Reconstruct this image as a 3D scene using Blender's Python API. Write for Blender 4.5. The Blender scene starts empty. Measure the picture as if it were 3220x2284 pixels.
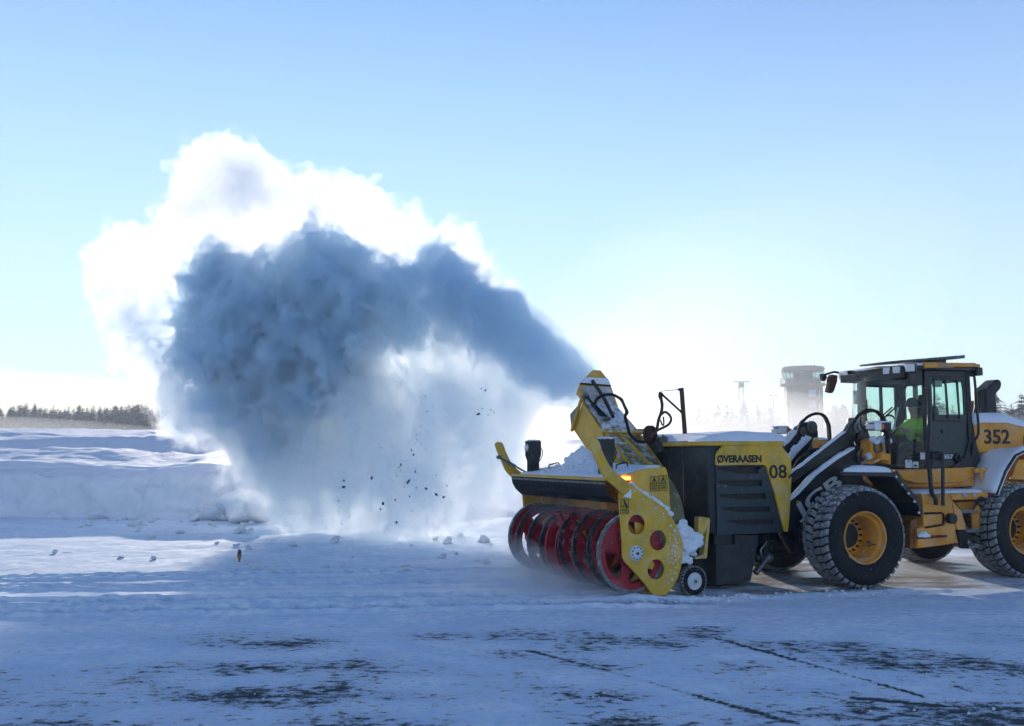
import bpy, bmesh, math, random
import numpy as np
from mathutils import Vector, Matrix
from mathutils.geometry import tessellate_polygon
R = math.radians
S = bpy.context.scene
COL = S.collection

# ---------------------------------------------------------------- camera, sky, sun, exposure
CAM_H, PITCH, FPX = 2.25, math.atan((990-812)/2000.0), 2000*1.40611
cam = bpy.data.objects.new("camera", bpy.data.cameras.new("camera"))
COL.objects.link(cam)
cam.location = (0, 0, CAM_H)
cam.rotation_euler = (R(90)+PITCH, 0, 0)
cam.data.sensor_width = 36
cam.data.lens = 36*FPX/3220
cam.data.clip_start, cam.data.clip_end = 0.1, 20000
S.camera = cam

SUN_AZ, SUN_EL = R(-14.0), R(11.0)          # azimuth from +Y (view direction), negative = to the left
W = bpy.data.worlds.new("World"); S.world = W; W.use_nodes = True
nt = W.node_tree
sky = nt.nodes.new("ShaderNodeTexSky"); sky.sky_type = 'NISHITA'; sky.sun_disc = False
sky.sun_elevation = SUN_EL; sky.sun_rotation = SUN_AZ
sky.altitude = 0; sky.air_density = 1.12; sky.dust_density = 0.0; sky.ozone_density = 6.0
hsv = nt.nodes.new("ShaderNodeHueSaturation"); hsv.inputs["Saturation"].default_value = .80
nt.links.new(sky.outputs[0], hsv.inputs["Color"])
# a bank of thin cream cloud low over the left horizon
tcw = nt.nodes.new("ShaderNodeTexCoord"); sep = nt.nodes.new("ShaderNodeSeparateXYZ"); nt.links.new(tcw.outputs["Generated"], sep.inputs[0])
def wmath(op, a, b=0.0, c=0.0):
    n = nt.nodes.new("ShaderNodeMath"); n.operation = op
    for i, v in enumerate((a, b, c)):
        if hasattr(v, "is_linked"): nt.links.new(v, n.inputs[i])
        else: n.inputs[i].default_value = v
    return n.outputs[0]
def wmap(s, a, b, c=0.0, d=1.0):
    n = nt.nodes.new("ShaderNodeMapRange"); nt.links.new(s, n.inputs[0])
    for i, v in zip((1,2,3,4), (a,b,c,d)): n.inputs[i].default_value = v
    return n.outputs[0]
edge_h = wmath('MULTIPLY_ADD', sep.outputs[0], -.055, .042)
bank = wmath('MULTIPLY', wmap(wmath('SUBTRACT', sep.outputs[2], edge_h), .0035, -.0035), wmap(sep.outputs[0], -.02, -.25))
bmix = nt.nodes.new("ShaderNodeMix"); bmix.data_type = 'RGBA'; nt.links.new(wmath('MULTIPLY', bank, .75), bmix.inputs[0])
# bright air near the horizon held back a little, as thin high haze does
def vmath(op, a, b):
    n = nt.nodes.new("ShaderNodeVectorMath"); n.operation = op
    for i, v in enumerate((a, b)):
        if hasattr(v, "is_linked"): nt.links.new(v, n.inputs[i])
        else: n.inputs[i].default_value = v
    return n.outputs[0]
SKYK = .14
gam = nt.nodes.new("ShaderNodeGamma"); gam.inputs[1].default_value = 1.55; nt.links.new(vmath('MULTIPLY', hsv.outputs[0], (1/3.3,)*3), gam.inputs[0])
deep = vmath('MULTIPLY', gam.outputs[0], (3.3,)*3)
soft = vmath('DIVIDE', deep, vmath('ADD', vmath('MULTIPLY', deep, (SKYK,)*3), (1,1,1)))
pale = nt.nodes.new("ShaderNodeMix"); pale.data_type = 'RGBA'; nt.links.new(wmap(sep.outputs[2], .52, .0, .0, .62), pale.inputs[0])
nt.links.new(vmath('MULTIPLY', soft, (1.25,)*3), pale.inputs[6]); pale.inputs[7].default_value = (3.15, 3.6, 4.0, 1)
nt.links.new(pale.outputs[2], bmix.inputs[6]); bmix.inputs[7].default_value = (4.6, 4.3, 3.5, 1)
nt.links.new(bmix.outputs[2], nt.nodes["Background"].inputs[0])
nt.nodes["Background"].inputs[1].default_value = 0.10
sd = bpy.data.lights.new("sun", 'SUN'); sd.energy = 2.4; sd.angle = R(0.53); sd.color = (1.0, 0.90, 0.76)
sun = bpy.data.objects.new("sun", sd); COL.objects.link(sun)
sv = Vector((math.sin(SUN_AZ)*math.cos(SUN_EL), math.cos(SUN_AZ)*math.cos(SUN_EL), math.sin(SUN_EL)))
sun.rotation_euler = (-sv).to_track_quat('-Z', 'Y').to_euler()
VS = S.view_settings
VS.view_transform = 'Standard'; VS.look = 'None'; VS.exposure = 1.5; VS.gamma = 1.0
CY = S.cycles
CY.max_bounces = 12; CY.diffuse_bounces = 3; CY.glossy_bounces = 3; CY.transmission_bounces = 6
CY.volume_bounces = 7; CY.transparent_max_bounces = 48
CY.use_adaptive_sampling = True; CY.adaptive_threshold = 0.03
CY.caustics_reflective = False; CY.caustics_refractive = False
CY.sample_clamp_indirect = 8.0

# ---------------------------------------------------------------- photogrammetry: source pixel -> point
_f = Vector((0, math.cos(PITCH), math.sin(PITCH))); _u = Vector((0, -math.sin(PITCH), math.cos(PITCH)))
def ray(u, v):
    return Vector(((u-1610)/FPX, 0, 0)) + _u*((1142-v)/FPX) + _f
EYE = Vector((0, 0, CAM_H))
def at(u, v, Y):
    d = ray(u, v); return EYE + d*(Y/d.y)
def ground(u, v, z=0.0):
    d = ray(u, v); return EYE + d*((z-CAM_H)/d.z)
class Frame:
    """a machine's own axes: x to its rear, y to its far side, z up; origin on the ground at its near side"""
    def __init__(s, u, v, deg):
        s.o = ground(u, v); s.a = R(deg); s.i = Vector((math.cos(s.a), math.sin(s.a), 0)); s.j = Vector((-math.sin(s.a), math.cos(s.a), 0))
    def loc(s, p):
        q = p-s.o; return Vector((q.dot(s.i), q.dot(s.j), q.z))
    def y(s, u, v, y):                     # the photo's ray cut by the plane y = const
        d = ray(u, v); e = EYE-s.o; t = (y-e.dot(s.j))/d.dot(s.j); return s.loc(EYE+d*t)
    def x(s, u, v, x):
        d = ray(u, v); e = EYE-s.o; t = (x-e.dot(s.i))/d.dot(s.i); return s.loc(EYE+d*t)
    def z(s, u, v, z): return s.loc(ground(u, v, z))
CROP = {'A1': (1500,1100,1.98), 'A2': (2360,1080,1.98), 'R1': (1540,1360,4.776), 'R2': (1540,1560,4.776), 'R3': (1900,1400,3.247),
        'R4': (1760,1140,4.7775), 'R5': (2080,1320,4.06), 'R6': (2480,1220,4.778), 'R7': (2640,1080,3.867), 'R8': (2820,1380,3.383),
        'S1': (2500,1380,4.776), 'S2': (2920,1080,4.06), 'S6': (2340,1600,5.414)}
def px(c, x, y): a, b, s = CROP[c]; return a+x/s, b+y/s
def xz(F, c, pts, y): return [tuple(round(k, 3) for k in (lambda q: (q.x, q.z))(F.y(*px(c, *p), y))) for p in pts]
def yz(F, c, pts, x): return [tuple(round(k, 3) for k in (lambda q: (q.y, q.z))(F.x(*px(c, *p), x))) for p in pts]
FB = Frame(*px('R3', 560, 1575), 25)
FL = Frame(*px('A2', 741, 1537), 20)
# ---------------------------------------------------------------- object bookkeeping
def tag(o, label=None, cat=None, group=None, kind=None):
    for k, v in (("label", label), ("category", cat), ("group", group), ("kind", kind)):
        if v: o[k] = v
    return o
def empty(name, loc, rot=(0,0,0), **kw):
    o = bpy.data.objects.new(name, None); COL.objects.link(o); o.location = loc; o.rotation_euler = rot; o.empty_display_size = .2
    return tag(o, **kw)
def copy_tree(o, parent=None):
    c = o.copy(); COL.objects.link(c); c.parent = parent
    for ch in o.children: copy_tree(ch, c)
    return c
# ---------------------------------------------------------------- materials
MATS = {}
def mat(name, col, rough=.55, metal=0.0, frost=0.0, grime=0.12, bump=0.0, emit=0, spec=.4, scale=9.0, coat=0.0, film=0.0):
    """paint, rubber, metal: colour broken up by noise; FROST = how much blown snow clings to it, most on faces that look up"""
    if name in MATS: return MATS[name]
    m = bpy.data.materials.new(name); m.use_nodes = True; MATS[name] = m
    N, L = m.node_tree.nodes, m.node_tree.links; p = N["Principled BSDF"]
    p.inputs["Roughness"].default_value = rough; p.inputs["Metallic"].default_value = metal; p.inputs["Specular IOR Level"].default_value = spec
    p.inputs["Coat Weight"].default_value = coat; p.inputs["Coat Roughness"].default_value = .15
    tc = N.new("ShaderNodeTexCoord")
    def noise(sc, det=4, rgh=.6):
        n = N.new("ShaderNodeTexNoise"); n.inputs["Scale"].default_value = sc; n.inputs["Detail"].default_value = det; n.inputs["Roughness"].default_value = rgh
        L.new(tc.outputs["Object"], n.inputs["Vector"]); return n.outputs["Fac"]
    def mapr(s, a, b, c=0.0, d=1.0):
        n = N.new("ShaderNodeMapRange"); L.new(s, n.inputs[0])
        for i, v in zip((1,2,3,4), (a,b,c,d)): n.inputs[i].default_value = v
        return n.outputs[0]
    def mix(f, a, b):
        n = N.new("ShaderNodeMix"); n.data_type = 'RGBA'
        if hasattr(f, "is_linked"): L.new(f, n.inputs[0])
        else: n.inputs[0].default_value = f
        for i, v in ((6, a), (7, b)):
            if hasattr(v, "is_linked"): L.new(v, n.inputs[i])
            else: n.inputs[i].default_value = (*v, 1)
        return n.outputs[2]
    def mul(a, b):
        n = N.new("ShaderNodeMath"); n.operation = 'MULTIPLY'
        for i, v in enumerate((a, b)):
            if hasattr(v, "is_linked"): L.new(v, n.inputs[i])
            else: n.inputs[i].default_value = v
        return n.outputs[0]
    dk = tuple(c*.55 for c in col)
    c = mix(mul(mapr(noise(scale*.35, 5), .35, .75), grime*3), col, dk)
    if film: c = mix(mul(mapr(noise(scale*.55, 7, .72), .46, .70), film), c, (.60,.60,.58))
    if frost:
        g = N.new("ShaderNodeNewGeometry"); s = N.new("ShaderNodeSeparateXYZ"); L.new(g.outputs["Normal"], s.inputs[0])
        up = mapr(s.outputs[2], -.1, .75, .12, 1.0)
        f = mul(mul(mapr(noise(scale*1.6, 6, .7), .62-.28*frost, .74-.2*frost), up), min(1.0, .5+frost*.5))
        c = mix(f, c, (.80, .84, .88))
    L.new(c, p.inputs["Base Color"])
    L.new(mapr(noise(scale*2.2, 3), .3, .7, max(rough-.1, .05), min(rough+.15, 1)), p.inputs["Roughness"])
    if bump:
        b = N.new("ShaderNodeBump"); b.inputs["Strength"].default_value = bump; b.inputs["Distance"].default_value = .02
        L.new(noise(scale*3, 5), b.inputs["Height"]); L.new(b.outputs[0], p.inputs["Normal"])
    if emit:
        p.inputs["Emission Color"].default_value = (*col, 1); p.inputs["Emission Strength"].default_value = emit
    return m
def glass_mat(name, tint, dirt=.12, refl=.08):
    m = bpy.data.materials.new(name); m.use_nodes = True; N, L = m.node_tree.nodes, m.node_tree.links; N.clear()
    o = N.new("ShaderNodeOutputMaterial"); t = N.new("ShaderNodeBsdfTransparent"); g = N.new("ShaderNodeBsdfGlossy"); d = N.new("ShaderNodeBsdfDiffuse")
    t.inputs[0].default_value = (*tint, 1); g.inputs["Roughness"].default_value = .04; d.inputs[0].default_value = (.6, .66, .68, 1)
    lw = N.new("ShaderNodeLayerWeight"); fr = N.new("ShaderNodeMapRange"); L.new(lw.outputs["Facing"], fr.inputs[0])
    for i, v in zip((1,2,3,4), (.35,1.0,.03,.55)): fr.inputs[i].default_value = v
    a = N.new("ShaderNodeMixShader"); L.new(fr.outputs[0], a.inputs[0]); L.new(t.outputs[0], a.inputs[1]); L.new(g.outputs[0], a.inputs[2])
    tc = N.new("ShaderNodeTexCoord"); n = N.new("ShaderNodeTexNoise"); n.inputs["Scale"].default_value = 3.0; n.inputs["Detail"].default_value = 6
    L.new(tc.outputs["Object"], n.inputs["Vector"])
    r = N.new("ShaderNodeMapRange"); L.new(n.outputs["Fac"], r.inputs[0])
    for i, v in zip((1,2,3,4), (.42,.72,dirt*.3,dirt*2)): r.inputs[i].default_value = v
    b = N.new("ShaderNodeMixShader"); L.new(r.outputs[0], b.inputs[0]); L.new(a.outputs[0], b.inputs[1]); L.new(d.outputs[0], b.inputs[2])
    L.new(b.outputs[0], o.inputs["Surface"]); return m
YEL = mat("blower_yellow", (.76,.44,.020), .44, frost=.16, grime=.3, bump=.05, scale=7, film=.32)
YELX = mat("blower_yellow_iced", (.68,.42,.03), .6, frost=.6, grime=.3, bump=.15, scale=6)
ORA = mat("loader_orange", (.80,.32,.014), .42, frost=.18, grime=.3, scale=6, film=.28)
RED = mat("auger_red", (.36,.012,.024), .5, frost=.2, grime=.3, scale=8)
DGR = mat("dark_grey_plastic", (.016,.023,.027), .45, frost=.03, grime=.2, bump=.1, scale=8, film=.05)
BLK = mat("black_paint", (.008,.010,.013), .36, frost=.06, grime=.1, scale=8)
RUB = mat("black_rubber", (.010,.011,.013), .7, frost=.06, grime=.2, bump=.2, scale=9, spec=.25)
TRD = mat("frosted_tread_rubber", (.27,.285,.29), .8, frost=.5, grime=.6, bump=.5, scale=18, spec=.2)
STE = mat("worn_steel", (.16,.17,.18), .4, .8, frost=.3, grime=.3, scale=12)
TEE = mat("dark_auger_steel", (.035,.04,.045), .5, .3, frost=.35, grime=.3, bump=.2, scale=12)
WHT = mat("frosted_white_metal", (.62,.66,.70), .6, frost=.5, grime=.15)
RST = mat("rusty_brown_steel", (.075,.032,.022), .7, frost=.1, grime=.4)
LAM = mat("lamp_lens", (.62,.66,.70), .12, grime=.05, spec=.8)
AMB = mat("amber_marker_light", (1.0,.20,.02), .4, emit=5.0)
AMR = mat("amber_lens", (.65,.16,.02), .25)
LBL = mat("white_sticker", (.70,.72,.72), .5)
LBY = mat("yellow_sticker", (.50,.33,.03), .5, grime=.1)
INK = mat("black_lettering", (.008,.008,.010), .5, grime=.0)
INW = mat("white_lettering", (.62,.66,.64), .5, frost=.2)
def snow_mat(name="packed_snow", col=(.86,.88,.91), sc=14.0, b=.5, dist=.03):
    m = bpy.data.materials.new(name); m.use_nodes = True; N, L = m.node_tree.nodes, m.node_tree.links; p = N["Principled BSDF"]
    p.inputs["Roughness"].default_value = .75; p.inputs["Specular IOR Level"].default_value = .25
    tc = N.new("ShaderNodeTexCoord"); n = N.new("ShaderNodeTexNoise"); n.inputs["Scale"].default_value = sc; n.inputs["Detail"].default_value = 6; n.inputs["Roughness"].default_value = .65
    L.new(tc.outputs["Object"], n.inputs["Vector"])
    r = N.new("ShaderNodeMix"); r.data_type = 'RGBA'; L.new(n.outputs["Fac"], r.inputs[0]); r.inputs[6].default_value = (*[col[0]*.78, col[1]*.83, col[2]*.90], 1); r.inputs[7].default_value = (*col, 1)
    L.new(r.outputs[2], p.inputs["Base Color"])
    bp = N.new("ShaderNodeBump"); bp.inputs["Strength"].default_value = b; bp.inputs["Distance"].default_value = dist
    L.new(n.outputs["Fac"], bp.inputs["Height"]); L.new(bp.outputs[0], p.inputs["Normal"]); return m
SNO = snow_mat()
# ---------------------------------------------------------------- mesh builder
class MB:
    def __init__(s): s.v, s.f = [], []
    def add(s, vs, fs):
        k = len(s.v); s.v += [tuple(p) for p in vs]; s.f += [tuple(i+k for i in f) for f in fs]; return s
    def poly(s, pts, w0, w1, ax='y', holes=()):
        """a flat outline (pairs) with holes, extruded from w0 to w1 along AX ('y': pairs are x,z; 'x': y,z; 'z': x,y)"""
        P = {'y': lambda a, b, w: (a, w, b), 'x': lambda a, b, w: (w, a, b), 'z': lambda a, b, w: (a, b, w)}[ax]
        loops = [list(pts)]+[list(h) for h in holes]
        flat = [p for l in loops for p in l]; n = len(flat)
        tri = tessellate_polygon([[Vector((a, b, 0)) for a, b in l] for l in loops]) if holes else [tuple(range(n))]
        vs = [P(a, b, w0) for a, b in flat]+[P(a, b, w1) for a, b in flat]
        fs = [tuple(t) for t in tri]+[tuple(i+n for i in reversed(t)) for t in tri]
        o = 0
        for l in loops:
            m = len(l)
            for i in range(m): j = (i+1) % m; fs.append((o+i, o+j, o+j+n, o+i+n))
            o += m
        return s.add(vs, fs)
    def box(s, x0, x1, y0, y1, z0, z1): return s.poly([(x0,z0),(x1,z0),(x1,z1),(x0,z1)], y0, y1)
    def strip(s, pts, t, w0, w1, ax='y'):
        """an open profile given thickness t, extruded"""
        q = [Vector((a, b)) for a, b in pts]; off = []
        for i, p in enumerate(q):
            d = (q[min(i+1, len(q)-1)]-q[max(i-1, 0)]).normalized(); off.append(p+Vector((d.y, -d.x))*t)
        for i in range(len(q)-1):
            s.poly([tuple(q[i]), tuple(q[i+1]), tuple(off[i+1]), tuple(off[i])], w0, w1, ax)
        return s
    def tube(s, pts, r, n=8, caps=True):
        P = [Vector(p) for p in pts]; rr = r if isinstance(r, (list, tuple)) else [r]*len(P); vs, fs = [], []
        ref = None
        for i, p in enumerate(P):
            d = (P[min(i+1, len(P)-1)]-P[max(i-1, 0)]).normalized()
            if ref is None: ref = d.orthogonal().normalized()
            a = (ref-d*ref.dot(d)).normalized(); ref = a; b = d.cross(a)
            vs += [p+(a*math.cos(2*math.pi*k/n)+b*math.sin(2*math.pi*k/n))*rr[i] for k in range(n)]
        for i in range(len(P)-1):
            for k in range(n): k2 = (k+1) % n; fs.append((i*n+k, i*n+k2, (i+1)*n+k2, (i+1)*n+k))
        if caps: fs += [tuple(range(n-1, -1, -1)), tuple((len(P)-1)*n+k for k in range(n))]
        return s.add(vs, fs)
    def cyl(s, p, q, r, n=20): return s.tube([p, q], r, n)
    def lathe(s, prof, c, ax='y', n=40, arc=(0, 2*math.pi)):
        """profile of (radius, position along AX) turned about AX through c"""
        full = abs(arc[1]-arc[0]-2*math.pi) < 1e-6; m = n if full else n+1; vs, fs = [], []
        for k in range(m):
            t = arc[0]+(arc[1]-arc[0])*k/n; ca, sa = math.cos(t), math.sin(t)
            for r, w in prof:
                vs.append({'y': (c[0]+r*ca, c[1]+w, c[2]+r*sa), 'x': (c[0]+w, c[1]+r*ca, c[2]+r*sa), 'z': (c[0]+r*ca, c[1]+r*sa, c[2]+w)}[ax])
        q = len(prof)
        for k in range(n):
            k2 = (k+1) % m
            for i in range(q-1): fs.append((k*q+i, k*q+i+1, k2*q+i+1, k2*q+i))
        return s.add(vs, fs)
    def quad_grid(s, fn, nu, nv):
        vs = [fn(i/nu, j/nv) for i in range(nu+1) for j in range(nv+1)]
        return s.add(vs, [(i*(nv+1)+j, (i+1)*(nv+1)+j, (i+1)*(nv+1)+j+1, i*(nv+1)+j+1) for i in range(nu) for j in range(nv)])
    def lump(s, c, r, seed=0, sub=2, rough=.35, sq=(1,1,1)):
        """an irregular lump of snow or ice"""
        b = bmesh.new(); bmesh.ops.create_icosphere(b, subdivisions=sub, radius=1); rg = random.Random(seed)
        ph = [(Vector((rg.gauss(0,1), rg.gauss(0,1), rg.gauss(0,1)))*2.2, rg.random()*6) for _ in range(7)]
        vs = []
        for v in b.verts:
            k = 1+rough*sum(math.sin(v.co.dot(a)+o) for a, o in ph)/5
            vs.append((c[0]+v.co.x*k*r*sq[0], c[1]+v.co.y*k*r*sq[1], c[2]+v.co.z*k*r*sq[2]))
        b.verts.index_update(); s.add(vs, [tuple(v.index for v in f.verts) for f in b.faces]); b.free(); return s
    def obj(s, name, m, parent=None, bevel=0, smooth=35, sub=0, label=None):
        me = bpy.data.meshes.new(name); me.from_pydata(s.v, [], s.f)
        b = bmesh.new(); b.from_mesh(me); bmesh.ops.recalc_face_normals(b, faces=b.faces)
        for e in b.edges:
            if len(e.link_faces) == 2 and e.calc_face_angle(0) > R(smooth): e.smooth = False
        for f in b.faces: f.smooth = True
        b.to_mesh(me); b.free(); me.materials.append(m)
        o = bpy.data.objects.new(name, me); COL.objects.link(o)
        if parent is not None: o.parent = parent
        if bevel:
            k = o.modifiers.new("bevel", 'BEVEL'); k.width = bevel; k.segments = 2; k.limit_method = 'ANGLE'; k.angle_limit = R(35); k.harden_normals = False
        if sub:
            k = o.modifiers.new("sub", 'SUBSURF'); k.levels = k.render_levels = sub
        if label: o["label"] = label
        return o
def rough(o, voxel, strength, size):
    """weld lumps into one crusted mass"""
    k = o.modifiers.new("weld", 'REMESH'); k.mode = 'VOXEL'; k.voxel_size = voxel; k.use_smooth_shade = True
    t = bpy.data.textures.new("crust", 'CLOUDS'); t.noise_scale = size; t.noise_depth = 4
    k = o.modifiers.new("crust", 'DISPLACE'); k.texture = t; k.strength = strength; k.mid_level = .5; return o
def each(name, builders, m, parent, **kw):
    for b in builders: b.obj(name, m, parent, **kw)
def smooth_line(pts, n=8):
    """Catmull-Rom through the points"""
    P = [Vector(p) for p in pts]; P = [P[0]*2-P[1]]+P+[P[-1]*2-P[-2]]; out = []
    for i in range(1, len(P)-2):
        for k in range(n):
            t = k/n; a, b, c, d = P[i-1:i+3]
            out.append(.5*((2*b)+(c-a)*t+(2*a-5*b+4*c-d)*t*t+(3*b-a-3*c+d)*t**3))
    return out+[P[-2]]
def circle(cx, cz, r, n=28, ry=None): return [(cx+r*math.cos(2*math.pi*k/n), cz+(ry or r)*math.sin(2*math.pi*k/n)) for k in range(n)]
def snow_cap(x0, x1, y0, y1, zf, h, seed, nx=26, ny=18, edge=.16):
    """a rounded blanket of snow on the surface zf(x, y): thickest inside, thinning unevenly at its rim"""
    rg = random.Random(seed); ph = [(rg.uniform(2,9), rg.uniform(2,9), rg.uniform(0,6), rg.uniform(.3,1)) for _ in range(8)]
    def nz(x, y): return sum(a*math.sin(fx*x+fy*y+o) for fx, fy, o, a in ph)/8
    b = MB()
    def top(u, v):
        wob = .02*nz(3*u+9, 5*v)
        x = x0+(x1-x0)*u+wob; y = y0+(y1-y0)*v+.02*nz(4*u, 5*v+3)
        e = min(u*(x1-x0), (1-u)*(x1-x0), v*(y1-y0), (1-v)*(y1-y0))
        k = min(1, max(0, e/edge)); k = math.sqrt(k*(2-k)) if k < 1 else 1
        return (x, y, zf(x, y)-.012+(h*(1+.45*nz(x*1.5, y*1.5)))*k)
    b.quad_grid(top, nx, ny); return b
def text_obj(name, body, m, parent, frame_pt, u_dir, v_dir, width=None, height=None, bold=.012, depth=.006, shear=0, label=None):
    """lettering as a thin solid: u_dir along the line, v_dir up, in the parent's axes"""
    c = bpy.data.curves.new(name, 'FONT'); c.body = body; c.size = 1; c.extrude = .004; c.offset = bold; c.shear = shear; c.resolution_u = 4
    t = bpy.data.objects.new(name, c); COL.objects.link(t); dg = bpy.context.evaluated_depsgraph_get(); dg.update()
    me = bpy.data.meshes.new_from_object(t.evaluated_get(dg)); bpy.data.objects.remove(t); bpy.data.curves.remove(c)
    n = len(me.vertices); co = np.zeros(n*3, np.float32); me.vertices.foreach_get("co", co); co = co.reshape(-1, 3)
    lo, hi = co.min(0), co.max(0); sx = width/(hi[0]-lo[0]) if width else None; sy = height/(hi[1]-lo[1]) if height else sx
    sx = sx or sy; U, V = np.array(u_dir), np.array(v_dir); Nn = np.cross(U, V)
    out = np.array(frame_pt)+np.outer((co[:,0]-lo[0])*sx, U)+np.outer((co[:,1]-lo[1])*sy, V)+np.outer((co[:,2])/.004*depth*.5, Nn)
    me.vertices.foreach_set("co", out.astype(np.float32).ravel()); me.materials.clear(); me.materials.append(m); me.update()
    o = bpy.data.objects.new(name, me); COL.objects.link(o); o.parent = parent
    if label: o["label"] = label
    return o
# ---------------------------------------------------------------- the snow blower
BW = 3.2                                                   # its width; y = 0 near side plate, y = BW far side plate
blower = empty("snow_blower", FB.o, (R(-.7), 0, FB.a), label="yellow snow blower with red spiral augers and tall chute mounted ahead of the orange loader", cat="snow blower")
def B(c, pts, y): return xz(FB, c, pts, y)
def both(fn):                                              # the near-side piece and its mirror image on the far side
    for far in (0, 1): fn((lambda y: BW-y) if far else (lambda y: y), far)
PLATE = B('R3', [(150,490),(165,700),(185,1000),(190,1150),(215,1195),(320,1310),(400,1400),(490,1520),(540,1560),(600,1562),(640,1522),(700,1450),(750,1370),(785,1260),(800,1150),(806,1040),(792,950),(762,860),(722,780),(670,690),(600,620),(520,570),(430,510),(350,450),(285,400),(215,430)], 0)
HOLES = [(B('R3', [c], 0)[0], r) for c, r in (((338,815),.142),((555,975),.142),((532,1270),.142))]
HUB = B('R3', [(330,1105)], 0)[0]
AX, AZ, AR = -.39, .672, .575
def side(Y, far):
    p = MB().poly(PLATE, Y(0), Y(.025), holes=[circle(c[0], c[1], r) for c, r in HOLES]).obj("side_plate", YEL if far else YEL, blower, bevel=.006)
    bl = []
    for q in ((520,645),(530,643),(605,700),(607,733),(680,823),(718,873),(722,938),(625,1142),(705,1210),(710,1303),(690,1370),(657,1412),(400,555),(315,470),(125,388),(248,388),(220,455)):
        x, z = B('R3', [q], 0)[0]; bl.append(MB().cyl((x, Y(-.014), z), (x, Y(.01), z), .022 if q[1] in (873,1370,388) else .015, 8))
    each("bolt", bl, WHT, p)
    h = MB().lathe([(0,-.035),(.03,-.035),(.035,-.028),(.10,-.026),(.112,-.015),(.115,.01)], (HUB[0], Y(0), HUB[1]), n=32)
    if far: h = MB().lathe([(0,.035),(.03,.035),(.10,.026),(.112,.015),(.115,-.01)], (HUB[0], Y(0), HUB[1]), n=32)
    ho = h.obj("hub_flange", WHT, blower)
    if not far:
        bl = []
        for k in range(10):
            t = 2*math.pi*k/10+.2; bl.append(MB().cyl((HUB[0]+.085*math.cos(t), -.040, HUB[1]+.085*math.sin(t)), (HUB[0]+.085*math.cos(t), -.02, HUB[1]+.085*math.sin(t)), .011, 6))
        bl.append(MB().cyl((HUB[0], -.05, HUB[1]), (HUB[0], -.03, HUB[1]), .02, 8)); each("hub_bolt", bl, BLK, ho)
        rg = random.Random(4); b = MB()
        for k in range(170):
            x, z = B('R3', [(rg.gauss(715, 45), rg.gauss(1060, 110))], 0)[0]; r = rg.choice((.003,.003,.004,.005,.006,.010))
            if math.hypot(x-HOLES[1][0][0], z-HOLES[1][0][1]) < .16 or x > .40: continue
            b.lump((x, -.001, z), r, k, 1, .6, (1.2,.35,.9))
        tag(b.obj("frozen_snow", SNO, p), kind="stuff")
        L = smooth_line([(x, .05, z) for x, z in B('R3', [(290,402),(350,452),(430,508),(520,568),(600,618),(665,685),(690,722)], 0)], 5)
        b = MB()
        for k, q in enumerate(L): b.lump((q.x+.01, q.y+rg.uniform(-.02,.02), q.z+.012), rg.uniform(.03,.05)*(1 if k > 8 else .6), 50+k, 2, .4, (1.3,1.2,.8))
        rough(b.obj("ledge_snow", SNO, p, smooth=180), .008, .035, .04)
        a = B('R3', [(190,530),(275,440),(278,545)], 0); MB().poly(a, -.03, .0).obj("corner_snow", SNO, p, bevel=.02)
    # bent wing arm bolted outside the plate
    arm = B('R1', [(1500,150),(1520,112),(1570,95),(1622,110),(1650,150),(1690,280),(1755,420),(1800,500),(1870,585),(1965,660),(2060,730),(2115,790),(2112,850),(2070,905),(2005,935),(1955,900),(1890,830),(1800,755),(1735,690),(1680,610),(1625,480),(1560,330)], -.03)
    MB().poly(arm, Y(-.06), Y(-.018)).obj("wing_arm", YEL, blower, bevel=.008)
    # cheek of the auger housing
    ck = B('R3', [(240,310),(330,258),(430,240),(560,228),(622,222),(640,250),(655,320),(665,440),(672,600),(690,720),(700,900),(560,1300),(420,1250),(330,1000),(285,400)], .12)
    MB().poly(ck, Y(.10), Y(.13)).obj("housing_cheek", YELX if far else YEL, blower, bevel=.008)
    sk = B('R3', [(360,1575),(440,1535),(640,1535),(560,1585),(400,1590)], 0)
    MB().poly([(-.27,.0),(-.20,.05),(.12,.05),(.05,.0)], Y(-.03), Y(.09)).obj("skid_shoe", STE, blower, bevel=.006)
    # castor wheel and its bracket
    wc = B('R3', [(905,1395)], .05)[0]; wc = (wc[0], .215)
    w = MB().lathe([(.10,.05),(.13,.0),(.18,-.01),(.205,.015),(.215,.06),(.205,.105),(.18,.13),(.13,.12),(.10,.08)], (wc[0], Y(.0) if not far else Y(.12), wc[1]), n=40)
    to = w.obj("support_wheel", RUB, blower, smooth=60)
    b = MB()
    for k in range(26):
        t = 2*math.pi*k/26
        for s in (0, 1):
            tt = t+s*math.pi/26; y0 = Y(.03+.05*s); c, q = math.cos(tt), math.sin(tt); tx, tz = -q, c
            P = [(wc[0]+c*rr+tx*e, y0+dy, wc[1]+q*rr+tz*e) for rr in (.20,.222) for e in (-.017,.017) for dy in (-.026,.026)]
            b.add(P, [(0,1,3,2),(4,6,7,5),(0,4,5,1),(2,3,7,6),(0,2,6,4),(1,5,7,3)])
    b.obj("tread", TRD, to)
    MB().lathe([(0,-.02),(.03,-.02),(.04,-.005),(.10,.005),(.125,-.004),(.13,.02)] if not far else [(0,.02),(.10,-.005),(.13,-.02)], (wc[0], Y(.0), wc[1]), n=32).obj("rim", WHT, to)
    MB().cyl((wc[0], Y(-.035), wc[1]), (wc[0], Y(.3), wc[1]), .024, 10).obj("axle", STE, to)
    # yellow carrier arm of the wheel
    q = B('R3', [(940,735),(1000,730),(1050,740),(1056,780),(1020,1150),(900,1160),(905,1140),(985,1120),(1025,830),(990,915),(930,905)], .2)
    MB().poly(q, Y(.12), Y(.24)).obj("wheel_bracket", YELX, blower, bevel=.01)
both(side)
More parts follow.
